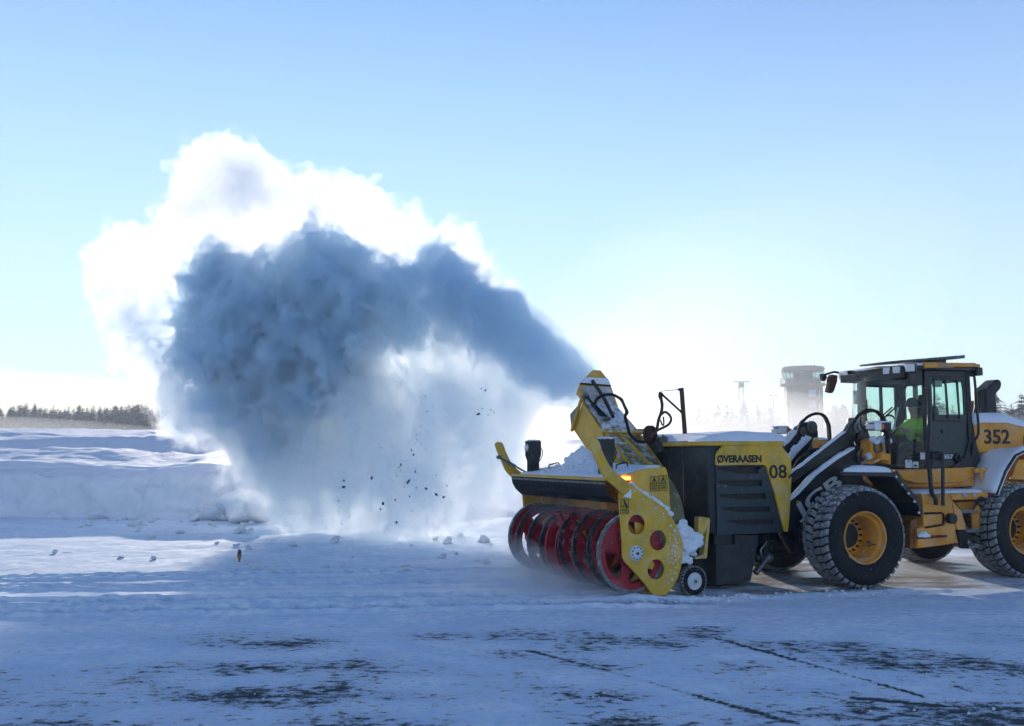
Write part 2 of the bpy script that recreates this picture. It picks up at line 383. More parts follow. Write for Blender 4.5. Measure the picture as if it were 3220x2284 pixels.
# snow heaped behind the plate over the wheel
b = MB(); rg = random.Random(8)
for u, v, r in ((790,850,.09),(830,820,.07),(820,930,.13),(880,950,.12),(930,960,.09),(840,1030,.12),(820,1110,.10),(900,1010,.10),(960,990,.07),(860,1180,.06),(800,1180,.05),(925,1110,.04),(780,800,.05)):
    x, z = B('R3', [(u,v)], .1)[0]; b.lump((x, .11+rg.uniform(-.05,.05), z), r, int(u+v), 3, .42, (1.1,.9,1.05))
rough(b.obj("caked_snow", SNO, blower, smooth=180), .014, .085, .07)
# the housing shell: roof, back, and the roof's blanket of snow
def roof_z(x): return np.interp(x, [-.83,-.43,.219,.30], [1.735,1.80,1.893,1.80])
MB().strip([(-.83,1.735),(-.43,1.80),(.219,1.893),(.28,1.75),(.33,1.17),(.30,.55),(.1,.12),(-.1,.06)], .03, .13, BW-.13).obj("auger_housing", YEL, blower, bevel=.006)
MB().box(-.865,-.80,.02,BW-.02,1.705,1.75).obj("hood_lip", YEL, blower, bevel=.008)
def heap(x, y): return roof_z(x)+.30*math.exp(-((x+.08)/.22)**2-((y-2.05)/.34)**2)+.10*math.exp(-((x+.3)/.3)**2-((y-1.3)/.5)**2)
snow_cap(-.80,.22,.16,BW-.16,heap,.05,5,44,70,.10).obj("roof_snow", snow_mat("loose_snow",(.86,.88,.91),9,.8,.05), blower, smooth=180)
rg = random.Random(12); bl = []
for k in range(46):
    x, y = rg.gauss(-.2,.2), rg.gauss(1.7,.5)
    if -.75 < x < .15 and .2 < y < 3: bl.append(MB().lump((x, y, heap(x,y)+.03), rg.uniform(.02,.06), k, 2, .5))
each("snow_lump", bl, SNO, blower, smooth=180)
# black rubber curtain
c = [(-.845,1.71),(-.83,1.60),(-.77,1.50),(-.655,1.40)]
MB().strip(c, .02, .03, BW-.03).obj("rubber_curtain", RUB, blower, bevel=.004)
cp = MB().box(-.862,-.848,.03,BW-.03,1.655,1.70); rg = random.Random(3)
for k in range(24): cp.cyl((-.872, .1+k*.131, 1.678), (-.855, .1+k*.131, 1.678), .011, 6)
cp.obj("clamp_strip", STE, blower)
# work lamps on posts
for far in (0, 1):
    y = BW-.40 if far else .40; s = -1 if far else 1
    p = MB().poly([(-.735,2.315),(-.505,2.315),(-.505,2.08),(-.545,1.97),(-.545,1.78),(-.70,1.77),(-.70,1.97),(-.735,2.06)], y-.09, y+.09).obj("work_lamp", BLK, blower, bevel=.012)
    MB().lathe([(0,-.022),(.05,-.02),(.062,-.008),(.066,.01)], (-.735, y, 2.20), 'x', 24).obj("lens", LAM, p)
    MB().lathe([(.066,-.012),(.078,-.012),(.078,.01)], (-.735, y, 2.20), 'x', 24).obj("bezel", STE, p)
    snow_cap(-.735,-.505,y-.09,y+.09,lambda x,y: 2.315,.035,far+30,8,8,.05).obj("snow_cap", SNO, p, smooth=180)
    MB().tube(smooth_line([(-.51,y-.02,2.20),(-.46,y-.02,2.17),(-.45,y-.02,2.08),(-.50,y-.02,1.98),(-.545,y-.02,1.94)],6), .008, 6).obj("cable", RUB, p)
# turnbuckle between far arm and roof
a, e = FB.y(*px('R1',150,340), BW+.0), FB.y(*px('R1',590,590), BW-.30)
d = e-a; t = MB().tube([a, a+d*.2, a+d*.22, a+d*.55, a+d*.57, e], [.016,.016,.028,.028,.016,.016], 8).cyl(a-Vector((0,.03,0)), a+Vector((0,.05,0)), .035, 10)
t.obj("turnbuckle", STE, blower)
# roof handles
for (u0,v0),(u1,v1),y in (((1915,530),(2080,472),.62),((900,530),(1050,478),BW-.62)):
    p, q = FB.y(*px('R1',u0,v0), y), FB.y(*px('R1',u1,v1), y)
    k = roof_z(p.x)+.02; k2 = roof_z(q.x)+.02
    MB().tube(smooth_line([(p.x,y,k),(p.x,y,k+.07),(p.x+.03,y,k+.09),(q.x-.03,y,k2+.09),(q.x,y,k2+.07),(q.x,y,k2)],4), .012, 7).obj("roof_handle", BLK, blower)
# amber side marker, warning stickers
am = B('R3', [(228,325),(305,325),(305,358),(228,358)], -.0); MB().poly(am, .075, .12).obj("marker_lamp", AMB, blower, bevel=.008)
def sticker(crop, x0, y0, x1, y1, yp, kind):
    q = B(crop, [(x0,y1),(x1,y1),(x1,y0),(x0,y0)], yp); s = MB().poly(q, yp-.004, yp).obj("warning_sticker", LBY, blower)
    X0, X1, Z0, Z1 = q[0][0], q[1][0], q[0][1], q[3][1]; w, h = X1-X0, Z1-Z0; g = MB()
    def P(a, c): return (X0+a*w, Z0+c*h)
    y0_, y1_ = yp-.007, yp-.0035
    for r in ((.0,.0,1,.03),(.0,.97,1,1),(0,0,.04,1),(.96,0,1,1)): g.poly([P(r[0],r[1]),P(r[2],r[1]),P(r[2],r[3]),P(r[0],r[3])], y0_, y1_)
    if kind == 'tri':
        T = [(.12,.46),(.88,.46),(.5,.95)]; I = [(.26,.52),(.74,.52),(.5,.83)]
        g.poly([P(*p) for p in T], y0_, y1_, holes=[[P(*p) for p in I]])
        g.poly([P(.465,.62),P(.535,.62),P(.56,.77),P(.44,.77)], y0_, y1_).poly([P(.46,.55),P(.54,.55),P(.54,.60),P(.46,.60)], y0_, y1_)
        for k, c in enumerate((.36,.29,.20,.13)): g.poly([P(.15,c),P(.86-.09*(k%2),c),P(.86-.09*(k%2),c+.035),P(.15,c+.035)], y0_, y1_)
    else:
        g.poly([P(*p) for p in ((.42,.96),(.55,.9),(.58,.78),(.72,.7),(.84,.56),(.9,.46),(.86,.40),(.66,.38),(.60,.45),(.56,.55),(.46,.62),(.42,.74),(.36,.85))], y0_, y1_)
        g.poly([P(*p) for p in ((.10,.52),(.30,.47),(.52,.42),(.54,.46),(.34,.52),(.14,.56))], y0_, y1_).poly([P(*p) for p in ((.28,.60),(.34,.60),(.38,.44),(.33,.44))], y0_, y1_)
        for c in (.27,.20,.10): g.poly([P(.14,c),P(.84,c),P(.84,c+.04),P(.14,c+.04)], y0_, y1_)
    g.obj("sticker_print", INK, s)
sticker('R3', 476,318,562,474, .098, 'tri'); sticker('R3', 570,308,650,468, .098, 'tri'); sticker('R3', 172,552,258,706, -.001, 'pic')
# ---- augers: two opposed helical ribbons meeting at the middle
def helix(y0, y1, turns, r0, r1, th, phase, tooth=0):
    b = MB(); n = int(turns*76); P = []
    for i in range(n+1):
        t = i/n; a = phase+t*turns*2*math.pi; y = y0+(y1-y0)*t
        ro = r1+(tooth if i % 2 else 0); ca, sa = math.cos(a), math.sin(a)      # a = 0 top, then front, then bottom
        P += [(AX-r*sa, y+w, AZ+r*ca) for r in (r0, ro) for w in (-th/2, th/2)]
    fs = []
    for i in range(n):
        k = i*4; l = k+4
        fs += [(k,k+1,l+1,l),(k+2,l+2,l+3,k+3),(k,l,l+2,k+2),(k+1,k+3,l+3,l+1)]
    fs += [(0,2,3,1),(n*4,n*4+1,n*4+3,n*4+2)]
    return b.add(P, fs)
aug = MB().cyl((AX,.06,AZ),(AX,BW-.06,AZ),.085,20).obj("auger_shaft", RED, blower)
for y0, y1, ph in ((1.36,.12,.4),(BW-1.36,BW-.12,.4)):
    helix(y0,y1,2.8,.445,.51,.016,ph).obj("auger_flight", RED, aug, smooth=50)
    helix(y0,y1,2.8,.505,.565,.030,ph,.010).obj("cutting_edge", TEE, aug, smooth=30)
    b = MB(); s = 1 if y1 > y0 else -1
    for k in range(5):
        t = (k+.35)/5; a = ph+t*2.8*2*math.pi; y = y0+(y1-y0)*t; ca, sa = math.cos(a), math.sin(a); tx, tz = -ca, -sa
        Q = []
        for r, wd in ((.07,.06),(.46,.04)):
            for e in (-wd, wd): Q += [(AX-r*sa+tx*e, y-.012, AZ+r*ca+tz*e), (AX-r*sa+tx*e, y+.012, AZ+r*ca+tz*e)]
        b.add(Q, [(0,1,3,2),(4,6,7,5),(0,4,5,1),(2,3,7,6),(0,2,6,4),(1,5,7,3)])
    b.obj("flight_spokes", RED, aug)
for y in (.105, BW-.105):                                  # cut-out end discs
    hs = [[(AX+.33*math.cos(a0)+.17*math.cos(q)*math.cos(a0)-.11*math.sin(q)*math.sin(a0), AZ+.33*math.sin(a0)+.17*math.cos(q)*math.sin(a0)+.11*math.sin(q)*math.cos(a0)) for q in [2*math.pi*k/18 for k in range(18)]] for a0 in (R(195),R(305),R(75))]
    hs = [[(AX+rr*math.cos(a0+da), AZ+rr*math.sin(a0+da)) for rr, da in ([(.44, R(-34)+R(68)*k/8) for k in range(9)]+[(.38,R(40)),(.30,R(36))]+[(.22, R(22)-R(44)*k/5) for k in range(6)]+[(.30,R(-36)),(.38,R(-40))])] for a0 in (R(200),R(300),R(80))]
    MB().poly(circle(AX,AZ,.53,48), y-.012, y+.012, holes=hs).obj("end_disc", RED, aug, bevel=.004)
    MB().lathe([(.525,-.018),(.570,-.022),(.572,.022),(.525,.018)], (AX,y,AZ), n=56).obj("end_ring", mat("frosted_ring",(.13,.145,.15),.7,frost=.6,grime=.3,bump=.3), aug)
for k, y in enumerate((1.43, BW-1.43)):                    # throwing paddles where the flights meet
    for a in (.6, .6+math.pi):
        ca, sa = math.cos(a), math.sin(a); b = MB(); Q = []
        for r in (.1,.575):
            for e in (-.02,.02):
                for w in (-.11,.11): Q.append((AX-r*sa-ca*e, y+w, AZ+r*ca-sa*e))
        b.add(Q, [(0,1,3,2),(4,6,7,5),(0,4,5,1),(2,3,7,6),(0,2,6,4),(1,5,7,3)]); b.obj("paddle", RED, aug, bevel=.005)
    helix(y-.09,y+.09,.85,.36,.575,.03,.9).obj("paddle_ring", RED, aug)
MB().box(.0,.2,1.42,1.62,.95,1.75).obj("housing_strut", YEL, blower, bevel=.01)
# fan housing behind the cheek
MB().lathe([(.0,-.3),(.87,-.3),(.905,-.28),(.91,.0),(.885,.03),(0,.04)], (.60, 1.07, .97), 'x', 72).obj("fan_housing", mat("drum_grey_yellow",(.17,.14,.06),.5,frost=.25,grime=.3), blower, smooth=40)
MB().cyl((.6,1.26,1.0),(1.3,1.26,1.0),.3,24).obj("drive_housing", DGR, blower)
# ---- discharge chute, leaning over to the far side
CX0, CX1 = .20, .92
seg = [(1.25,1.84),(1.86,2.45),(2.545,2.99)]; und = [(1.98,1.82),(2.43,2.20),(2.87,2.50)]
ch = MB()
def quad3(b, *p): b.add(p, [tuple(range(len(p)))])
taper = [(0.0,.10),(0.0,.02),(0.02,-.06)]
for i in range(2):
    for xx, k in ((CX0,0),(CX1,1)):
        x_a = xx+taper[i][k]; x_b = xx+taper[i+1][k]; t = .02 if k == 0 else -.02
        ch.add([(x_a,*seg[i]),(x_b,*seg[i+1]),(x_b,*und[i+1]),(x_a,*und[i]),(x_a+t,*seg[i]),(x_b+t,*seg[i+1]),(x_b+t,*und[i+1]),(x_a+t,*und[i])],
               [(0,1,2,3),(7,6,5,4),(0,4,5,1),(1,5,6,2),(2,6,7,3),(3,7,4,0)])
    for line, s in ((seg,.02),(und,-.02)):
        a, c = (CX0+taper[i][0], CX0+taper[i+1][0]), (CX1+taper[i][1], CX1+taper[i+1][1])
        ch.add([(a[0],*line[i]),(c[0],*line[i]),(c[1],*line[i+1]),(a[1],*line[i+1])]+[(p[0],p[1]+s,p[2]-s) for p in ((a[0],*line[i]),(c[0],*line[i]),(c[1],*line[i+1]),(a[1],*line[i+1]))],
               [(0,1,2,3),(7,6,5,4),(0,4,5,1),(1,5,6,2),(2,6,7,3),(3,7,4,0)])
chute = ch.obj("discharge_chute", YEL, blower, bevel=.006)
def on_back(t, x, out=0.0):
    """a point on the chute's upper (back) face: t = 0 base, 1 first bend, 2 mouth hinge"""
    i = min(int(t), 1); f = t-i; y = seg[i][0]+(seg[i+1][0]-seg[i][0])*f; z = seg[i][1]+(seg[i+1][1]-seg[i][1])*f
    d = Vector((0, seg[i+1][0]-seg[i][0], seg[i+1][1]-seg[i][1])).normalized(); return Vector((x, y-d.z*out, z+d.y*out))
# flange across the first bend, ribs on the lower face, rails and frost sheet on the upper one
f = MB()
f.add([on_back(.93,.16,0),on_back(.93,1.02,0),on_back(1.04,1.02,0),on_back(1.04,.16,0),on_back(.93,.16,.05),on_back(.93,1.02,.05),on_back(1.04,1.02,.05),on_back(1.04,.16,.05)], [(0,1,2,3),(7,6,5,4),(0,4,5,1),(1,5,6,2),(2,6,7,3),(3,7,4,0)])
f.obj("chute_flange", YELX, chute, bevel=.006)
for x0, x1 in ((.50,.74),(.24,.34)):
    f = MB().tube([on_back(.06,x1+.02,.02), on_back(.93,x0,.02)], .028, 4); f.obj("chute_rib", YEL, chute)
fr = mat("chute_frosted",(.16,.125,.05),.65,frost=1.0,grime=.4,bump=.4,scale=4)
g = MB(); N = 24
def sheet(u, v):
    t = 1.06+.9*u; w = .015+.022*abs(math.sin(u*13+v*7))*abs(math.sin(v*11-u*5)); return tuple(on_back(t, .24+(.86-.24-.03*u)*v, w))
g.quad_grid(sheet, N, N).obj("frost_crust", fr, chute, smooth=180)
gl = MB().quad_grid(lambda u, v: tuple(on_back(.10+.80*u, .24+(.96-.24-.08*u)*v, .012+.008*math.sin(u*17+v*9))), 14, 14); gl.obj("lower_frost", mat("chute_lightly_frosted",(.26,.19,.05),.6,frost=.55,grime=.4,bump=.3,scale=4), chute, smooth=180)
# hinged deflector cap
H0, H1 = Vector((.225,2.49,2.93)), Vector((.88,2.47,2.91))
def cpt(u, v, y=2.60): return FB.y(*px('R4',u,v), y)
c1 = [cpt(318,292), cpt(775,325)]; cm = [cpt(408,196,2.63), cpt(728,205,2.63)]; c2 = [cpt(515,82,2.70), cpt(632,88,2.70)]
df = MB(); U = Vector((0,.035,-.01))
for q in ([H0,H1,c1[1],c1[0]],[c1[0],c1[1],cm[1],cm[0]],[cm[0],cm[1],c2[1],c2[0]]):
    df.add(q+[p+U for p in q], [(0,1,2,3),(7,6,5,4),(0,4,5,1),(1,5,6,2),(2,6,7,3),(3,7,4,0)])
for a, b_, c_ in ((H0,c1[0],Vector((c1[0].x,2.74,3.14))),(H1,c1[1],Vector((c1[1].x,2.74,3.06)))):
    df.add([a,b_,c_]+[p+Vector((.02,0,0)) for p in (a,b_,c_)], [(0,1,2),(5,4,3),(0,3,4,1),(1,4,5,2),(2,5,3,0)])
dfl = df.obj("deflector_cap", YEL, blower, bevel=.004)
n_ = Vector((0,-.9,.15)).normalized()*.02
q = MB().quad_grid(lambda u, v: tuple(c1[0].lerp(c1[1],v).lerp(cm[0].lerp(cm[1],v),u*.96)+n_*(1.0+.6*math.sin(u*3.14)+.3*math.sin(v*9))), 8, 12); q.obj("deflector_snow", SNO, dfl, smooth=180)
q = MB().quad_grid(lambda u, v: tuple(H0.lerp(H1,.04+.92*v).lerp(c1[0].lerp(c1[1],.04+.92*v),.06+u*.86)+n_*(.55+.25*math.sin(v*11+u*7))), 10, 12); q.obj("deflector_frost", fr, dfl, smooth=180)
MB().tube([c1[0]+n_*1.2, c1[1]+n_*1.2], .014, 6).obj("deflector_hinge", BLK, dfl)
# slide rail, hydraulic ram with rod, mouth lip
a, e = Vector((.42,2.58,3.36)), on_back(1.38,.56,.06)
MB().tube([a+n_*2, a.lerp(e,.5)+n_*3.2, e], .030, 4).obj("slide_rail", RST, chute)
r0, r1 = on_back(1.98,.24,.10)+Vector((0,0,.02)), on_back(1.28,.36,.10)
MB().tube([r0, r0.lerp(r1,.35), r0.lerp(r1,.36), r1], [.017,.017,.042,.042], 10).obj("hydraulic_ram", BLK, chute)
MB().cyl(r0-Vector((.06,0,0)), r0+Vector((.06,0,0)), .035, 10).cyl(r1-Vector((.07,0,0)), r1+Vector((.07,0,0)), .035, 10).obj("ram_pins", STE, chute)
MB().tube([(.185,2.50,3.07),(.185,2.885,2.49)], .030, 4).obj("mouth_lip", YEL, chute)
MB().tube([(.20,2.60,2.96),(.20,2.87,2.54)], .012, 4).obj("lip_gap", BLK, chute)
MB().add([(.21,2.60,2.98),(.21,2.99,2.79),(.21,2.95,2.57),(.21,2.875,2.50),(.24,2.60,2.98),(.24,2.99,2.79),(.24,2.95,2.57),(.24,2.875,2.50)],[(0,1,2,3),(7,6,5,4),(0,4,5,1),(1,5,6,2),(2,6,7,3),(3,7,4,0)]).obj("lower_lip", mat("worn_lip_grey",(.20,.20,.17),.5,frost=.3), chute)
# hoses
def hose(name, pts, r, parent, m=RUB, n=7): return MB().tube(smooth_line(pts, 7), r, n).obj(name, m, parent, smooth=60)
def hp(c, u, v, t): return t(*px(c,u,v))
def bk(u, v, y): return FB.y(*px('R4',u,v), y)
hose("hydraulic_hose", [bk(630,770,2.05),bk(575,680,2.1),bk(550,580,2.12),bk(610,500,2.1),bk(720,460,2.05),bk(830,470,1.95),bk(940,540,1.85),bk(990,640,1.8),bk(1020,720,1.75),bk(1000,800,1.75),bk(1030,920,1.6),bk(1060,1040,1.45),bk(1130,1130,1.3),bk(1230,1180,1.2),bk(1330,1175,1.15)], .026, chute)
hose("hydraulic_hose", [bk(850,480,1.93),bk(945,530,1.83),bk(975,600,1.8),bk(1010,670,1.74),bk(1035,730,1.74),bk(1010,780,1.72)], .022, chute, RST)
hose("hydraulic_hose", [bk(390,500,2.4),bk(440,500,2.35),bk(500,570,2.28),bk(570,600,2.2)], .014, chute)
# ---- engine module
MX0, MX1, MY = 1.21, 2.70, .20
side_poly = B('R5', [(690,590),(700,1470),(1100,1452),(1545,1430),(1320,600)], MY)
plan = [(1.2,.21),(2.62,.21),(2.62,3.0),(1.12,3.0),(1.12,.90),(1.09,.86),(1.09,.38),(1.12,.27)]
eng = MB().poly(plan, .86, 2.2, 'z').obj("engine_cover", DGR, blower, bevel=.02)
# louvred panel with slots
slots = [[(725,608),(1240,600),(1252,685),(1010,690),(880,665),(740,640)],[(728,780),(1283,768),(1295,850),(960,855),(850,835),(745,812)],[(735,952),(1330,938),(1342,1015),(1000,1020),(870,1000),(750,985)],[(780,1117),(1380,1105),(1392,1172),(1040,1185),(920,1168),(800,1150)],[(830,1280),(1420,1265),(1430,1335),(1100,1345),(960,1325),(850,1305)]]
MB().poly(side_poly, MY-.035, MY+.0, holes=[B('R5', s, MY-.03) for s in slots]).obj("louvre_panel", mat("louvre_grey",(.028,.042,.050),.45,frost=.04,grime=.3,bump=.1,scale=6), blower, bevel=.006)
MB().poly(B('R5', [(705,600),(715,1440),(1500,1410),(1300,605)], MY), MY+.002, MY+.008).obj("louvre_back", INK, blower)
yp = B('R5', [(785,332),(1525,318),(1560,375),(1652,480),(1652,760),(1640,1000),(1622,1250),(1600,1430),(1556,1428),(1440,945),(1330,600),(1300,578),(1000,580),(705,588),(692,560),(700,440),(722,400),(755,360)], MY-.01)
pan = MB().poly(yp, MY-.05, MY-.002).obj("yellow_side_panel", YEL, blower, bevel=.012)
MB().poly(B('R5', [(1650,480),(1652,760),(1640,1000),(1622,1250),(1600,1430)], MY)+[(2.52,.84),(2.45,2.1)], MY+.0, 3.0).obj("engine_rear_wall", DGR, blower)
q = B('R5', [(722,552),(1290,548),(1290,455),(722,462)], MY-.05)
tx = text_obj("maker_lettering", "OVERAASEN", INK, pan, (q[0][0], MY-.052, q[0][1]), (1,0,0), (0,0,1), width=q[1][0]-q[0][0], height=q[2][1]-q[1][1]+.005, bold=.04)
w_, h_ = q[1][0]-q[0][0], q[2][1]-q[1][1]+.005; x_, z_ = q[0]
MB().poly([(x_+.010,z_-.008),(x_+.026,z_-.008),(x_+.125*w_,z_+h_+.006),(x_+.125*w_-.016,z_+h_+.006)], MY-.056, MY-.050).obj("maker_lettering", INK, pan)
q = B('R5', [(1390,752),(1612,752),(1612,578),(1390,578)], MY-.05)
text_obj("number_lettering", "08", INK, pan, (q[0][0], MY-.052, q[0][1]), (1,0,0), (0,0,1), width=q[1][0]-q[0][0], height=q[2][1]-q[1][1], bold=.012)
# cap and its snow
capplan = [(1.28,.155),(2.56,.155),(2.62,.22),(2.62,3.02),(1.04,3.02),(1.04,.50),(1.08,.30),(1.16,.20)]
MB().poly(capplan, 2.20, 2.275, 'z').obj("engine_cap", YEL, blower, bevel=.02)
def capz(x, y): return 2.27
s = MB(); nu, nv = 36, 36
def cs(u, v):
    x = 1.06+1.59*u; ymin = np.interp(x, [1.05,1.1,1.18,1.28,2.7], [.45,.30,.20,.17,.17]); y = ymin+(2.98-ymin)*v
    e = min((x-1.05)/.40, (2.68-x)/.20, (y-ymin)/.22, (2.98-y)/.3); k = max(0, min(1, e)); k = math.sqrt(k*(2-k))
    return (x, y, 2.262+.165*k*np.interp(x,[1.05,1.3,1.8,2.4,2.7],[.62,.85,1.06,1.0,.92])+.006*math.sin(7*x+3*y))
s.quad_grid(cs, nu, nv).obj("cap_snow", SNO, blower, smooth=180)
# lower tank and frame under the module
tk = B('A1', [(1492,1212),(1490,1466),(1600,1455),(1706,1440),(1762,1150),(1610,1150),(1608,1212)], .25)
MB().poly(tk, .25, 2.9).obj("lower_tank", DGR, blower, bevel=.012)
MB().poly([(1.24,.70),(1.22,.09),(1.13,.10),(1.08,.35),(1.06,.86),(1.24,.86)], .50, 2.8).obj("front_skirt", DGR, blower, bevel=.01)
MB().box(1.24,1.75,.30,2.7,.62,.87).obj("undertray", BLK, blower)
b = MB(); rg = random.Random(6)
for k in range(40): b.tube([(rg.uniform(1.9,2.6), rg.uniform(.35,1.2), rg.uniform(.3,.9)) for _ in range(2)], rg.uniform(.01,.03), 6)
b.box(1.9,2.6,.6,2.6,.35,.9); b.obj("hitch_hydraulics", BLK, blower)
a = [FB.y(*px('S6',u,v), .45) for u, v in ((280,700),(420,820),(330,900),(190,1090),(390,560))]
MB().tube([a[3],a[1]+Vector((0,0,.02))], .05, 8).tube([a[4],a[0],a[2]], .022, 7).lump(a[1], .08, 3, 2, .2).obj("hitch_linkage", STE, blower)
# compartment ahead of the module, hose reel, mast with its wire and bracket
MB().box(1.0,1.5,1.35,2.95,2.1,2.36).obj("pump_box", mat("greenish_grey",(.04,.05,.04),.5,frost=.3), blower, bevel=.02)
snow_cap(1.0,1.5,1.35,2.95,lambda x,y: 2.36,.05,77,10,30,.1).obj("pump_box_snow", SNO, blower, smooth=180)
b = MB(); rg = random.Random(2)
for k in range(7): b.cyl((1.02, 1.18+.06*k, 2.27), (1.02, 1.18+.06*k, 2.36+.02*(k%3)), .018, 8)
b.obj("hose_couplings", STE, blower)
rc = FB.x(*px('R4',1372,1062), .97); MB().lathe([(0,-.05),(.14,-.05),(.15,-.03),(.10,-.02),(.10,.02),(.15,.03),(.14,.05),(0,.05)], rc, 'x', 28).obj("hose_reel", RST, blower)
Ym = 1.25
def mp(u, v): return FB.y(*px('R4',u,v), Ym)
m0, m1 = mp(1905,1085), mp(1850,368); ms = MB().tube([m0-Vector((0,0,.15)), m1], .038, 4).obj("mast", RST, blower)
MB().tube([mp(1808,392), mp(1540,418)], .006, 5).tube([mp(1850,392),mp(1800,392)], .02, 6).obj("stay_wire", BLK, ms)
MB().tube([mp(1545,455), mp(1850,735)], .018, 6).tube([mp(1880,735),mp(1835,730)], .022, 6).obj("stay_strut", RST, ms)
hose("hanging_hose", [mp(1530,430),mp(1520,490),mp(1545,560),mp(1555,640),mp(1545,720),mp(1500,850),mp(1480,960),mp(1430,1060),mp(1380,1120)], .026, ms, RST)
hose("hanging_hose", [mp(1560,440),mp(1550,520),mp(1565,640),mp(1520,800),mp(1490,900)], .016, ms)
hose("hanging_hose", [mp(1540,770),mp(1600,730),mp(1670,780),mp(1690,850),mp(1650,920),mp(1560,970),mp(1480,1010),mp(1400,1090)], .022, ms, RST)
hose("hanging_hose", [mp(1530,850),mp(1555,920),mp(1580,910),mp(1575,800)], .014, ms)
# ---------------------------------------------------------------- the wheel loader
loader = empty("wheel_loader", FL.o, (0, 0, FL.a), label="orange wheel loader with black cab and snow on its hood pushing the yellow snow blower", cat="wheel loader")
def Lp(c, pts, y): return xz(FL, c, pts, y)
TR, TZ, TW, WB = .795, .785, .62, 3.37
def make_wheel():
    prof = [(.395,.10),(.42,.055),(.50,.015),(.60,.0),(.68,.012),(.725,.045),(.752,.085),(.758,.15),(.762,.31),(.758,.47),(.752,.535),(.725,.575),(.68,.608),(.60,.62),(.50,.605),(.42,.565),(.395,.52)]
    hub = MB().lathe([(0,.43),(.16,.42),(.19,.43),(.20,.47),(.26,.47)], (0,0,0), n=40).obj("wheel", mat("dark_hub",(.012,.012,.012),.5,frost=.1), loader)  # hub disc near black, far darker than the rim
    MB().lathe(prof, (0,0,0), n=72).obj("tyre", RUB, hub, smooth=60)
    rg = random.Random(9); b = MB(); nb = 38
    for col in range(4):
        yc = .085+.15*col; cr = (.792,.800,.800,.792)[col]
        for k in range(nb):
            t = 2*math.pi*(k+.5*(col%2)+.22*(col in (0,3)))/nb; sk = (.035,.02,-.02,-.035)[col]
            hw, hl = .054, math.pi/nb*.70
            P = []
            for rr, f in ((.735,1.10),(cr-.012,1.0),(cr,.86)):
                for a, w in ((-hl,-hw),(hl,-hw),(hl,hw),(-hl,hw)):
                    tt = t+a*f+sk*(w/hw); r2 = rr-(.03 if (col == 0 and w < 0) or (col == 3 and w > 0) else 0)*(.9 if rr > .75 else .5)
                    P.append((r2*math.cos(tt), yc+w*f, r2*math.sin(tt)))
            fs = [(8,9,10,11)]
            for l in (0,4):
                for i in range(4): j = (i+1)%4; fs.append((l+i,l+j,l+4+j,l+4+i))
            b.add(P, fs)
    b.obj("tread_blocks", TRD, hub, smooth=25)
    MB().lathe([(.365,.10),(.385,.045),(.405,.04),(.410,.055),(.395,.09),(.345,.12),(.325,.15),(.318,.40),(.30,.445),(.20,.455),(.19,.50)], (0,0,0), n=64).obj("rim", ORA, hub, smooth=40)
    bl = []
    for k in range(16):
        t = 2*math.pi*k/16; bl.append(MB().cyl((.245*math.cos(t),.41,.245*math.sin(t)), (.245*math.cos(t),.46,.245*math.sin(t)), .020, 6))
    each("wheel_nut", bl, BLK, hub)
    MB().tube([(.30,.26,-.13),(.285,.16,-.125)], .012, 6).lump((.29,.30,-.13), .045, 3, 2, .4).obj("valve", STE, hub)
    return hub
w0 = make_wheel(); w0.location = (0, .0, TZ)
for x, far in ((WB,0),(0,1),(WB,1)):
    c = copy_tree(w0, loader); c.location = (x, 2.72 if far else 0, TZ); c.rotation_euler = (0, .3 if x else .9, math.pi if far else 0)
# frames and axles
MB().box(-.2,.2,.6,2.1,.55,1.0).cyl((0,.45,TZ),(0,2.25,TZ),.19,20).obj("front_axle", BLK, loader, bevel=.02)
MB().cyl((WB,.45,TZ),(WB,2.25,TZ),.19,20).obj("rear_axle", BLK, loader)
MB().poly([(-.75,.75),(-.55,.45),(.9,.45),(1.35,.6),(1.35,1.35),(.95,1.62),(.9,2.0),(.75,2.3),(.35,2.3),(.15,1.9),(-.35,1.5)], 1.13, 1.22).poly([(-.75,.75),(-.55,.45),(.9,.45),(1.35,.6),(1.35,1.35),(.95,1.62),(.9,2.0),(.75,2.3),(.35,2.3),(.15,1.9),(-.35,1.5)], 1.6, 1.69).box(-.5,1.2,1.0,1.72,.5,1.25).obj("front_frame", BLK, loader, bevel=.01)
MB().poly([(1.3,.55),(5.1,.55),(5.3,1.0),(5.3,1.5),(2.7,1.6),(2.2,1.5),(1.3,1.5)], .75, 1.97).obj("rear_frame", mat("shaded_orange",(.42,.16,.015),.5,frost=.15,grime=.3), loader, bevel=.02)
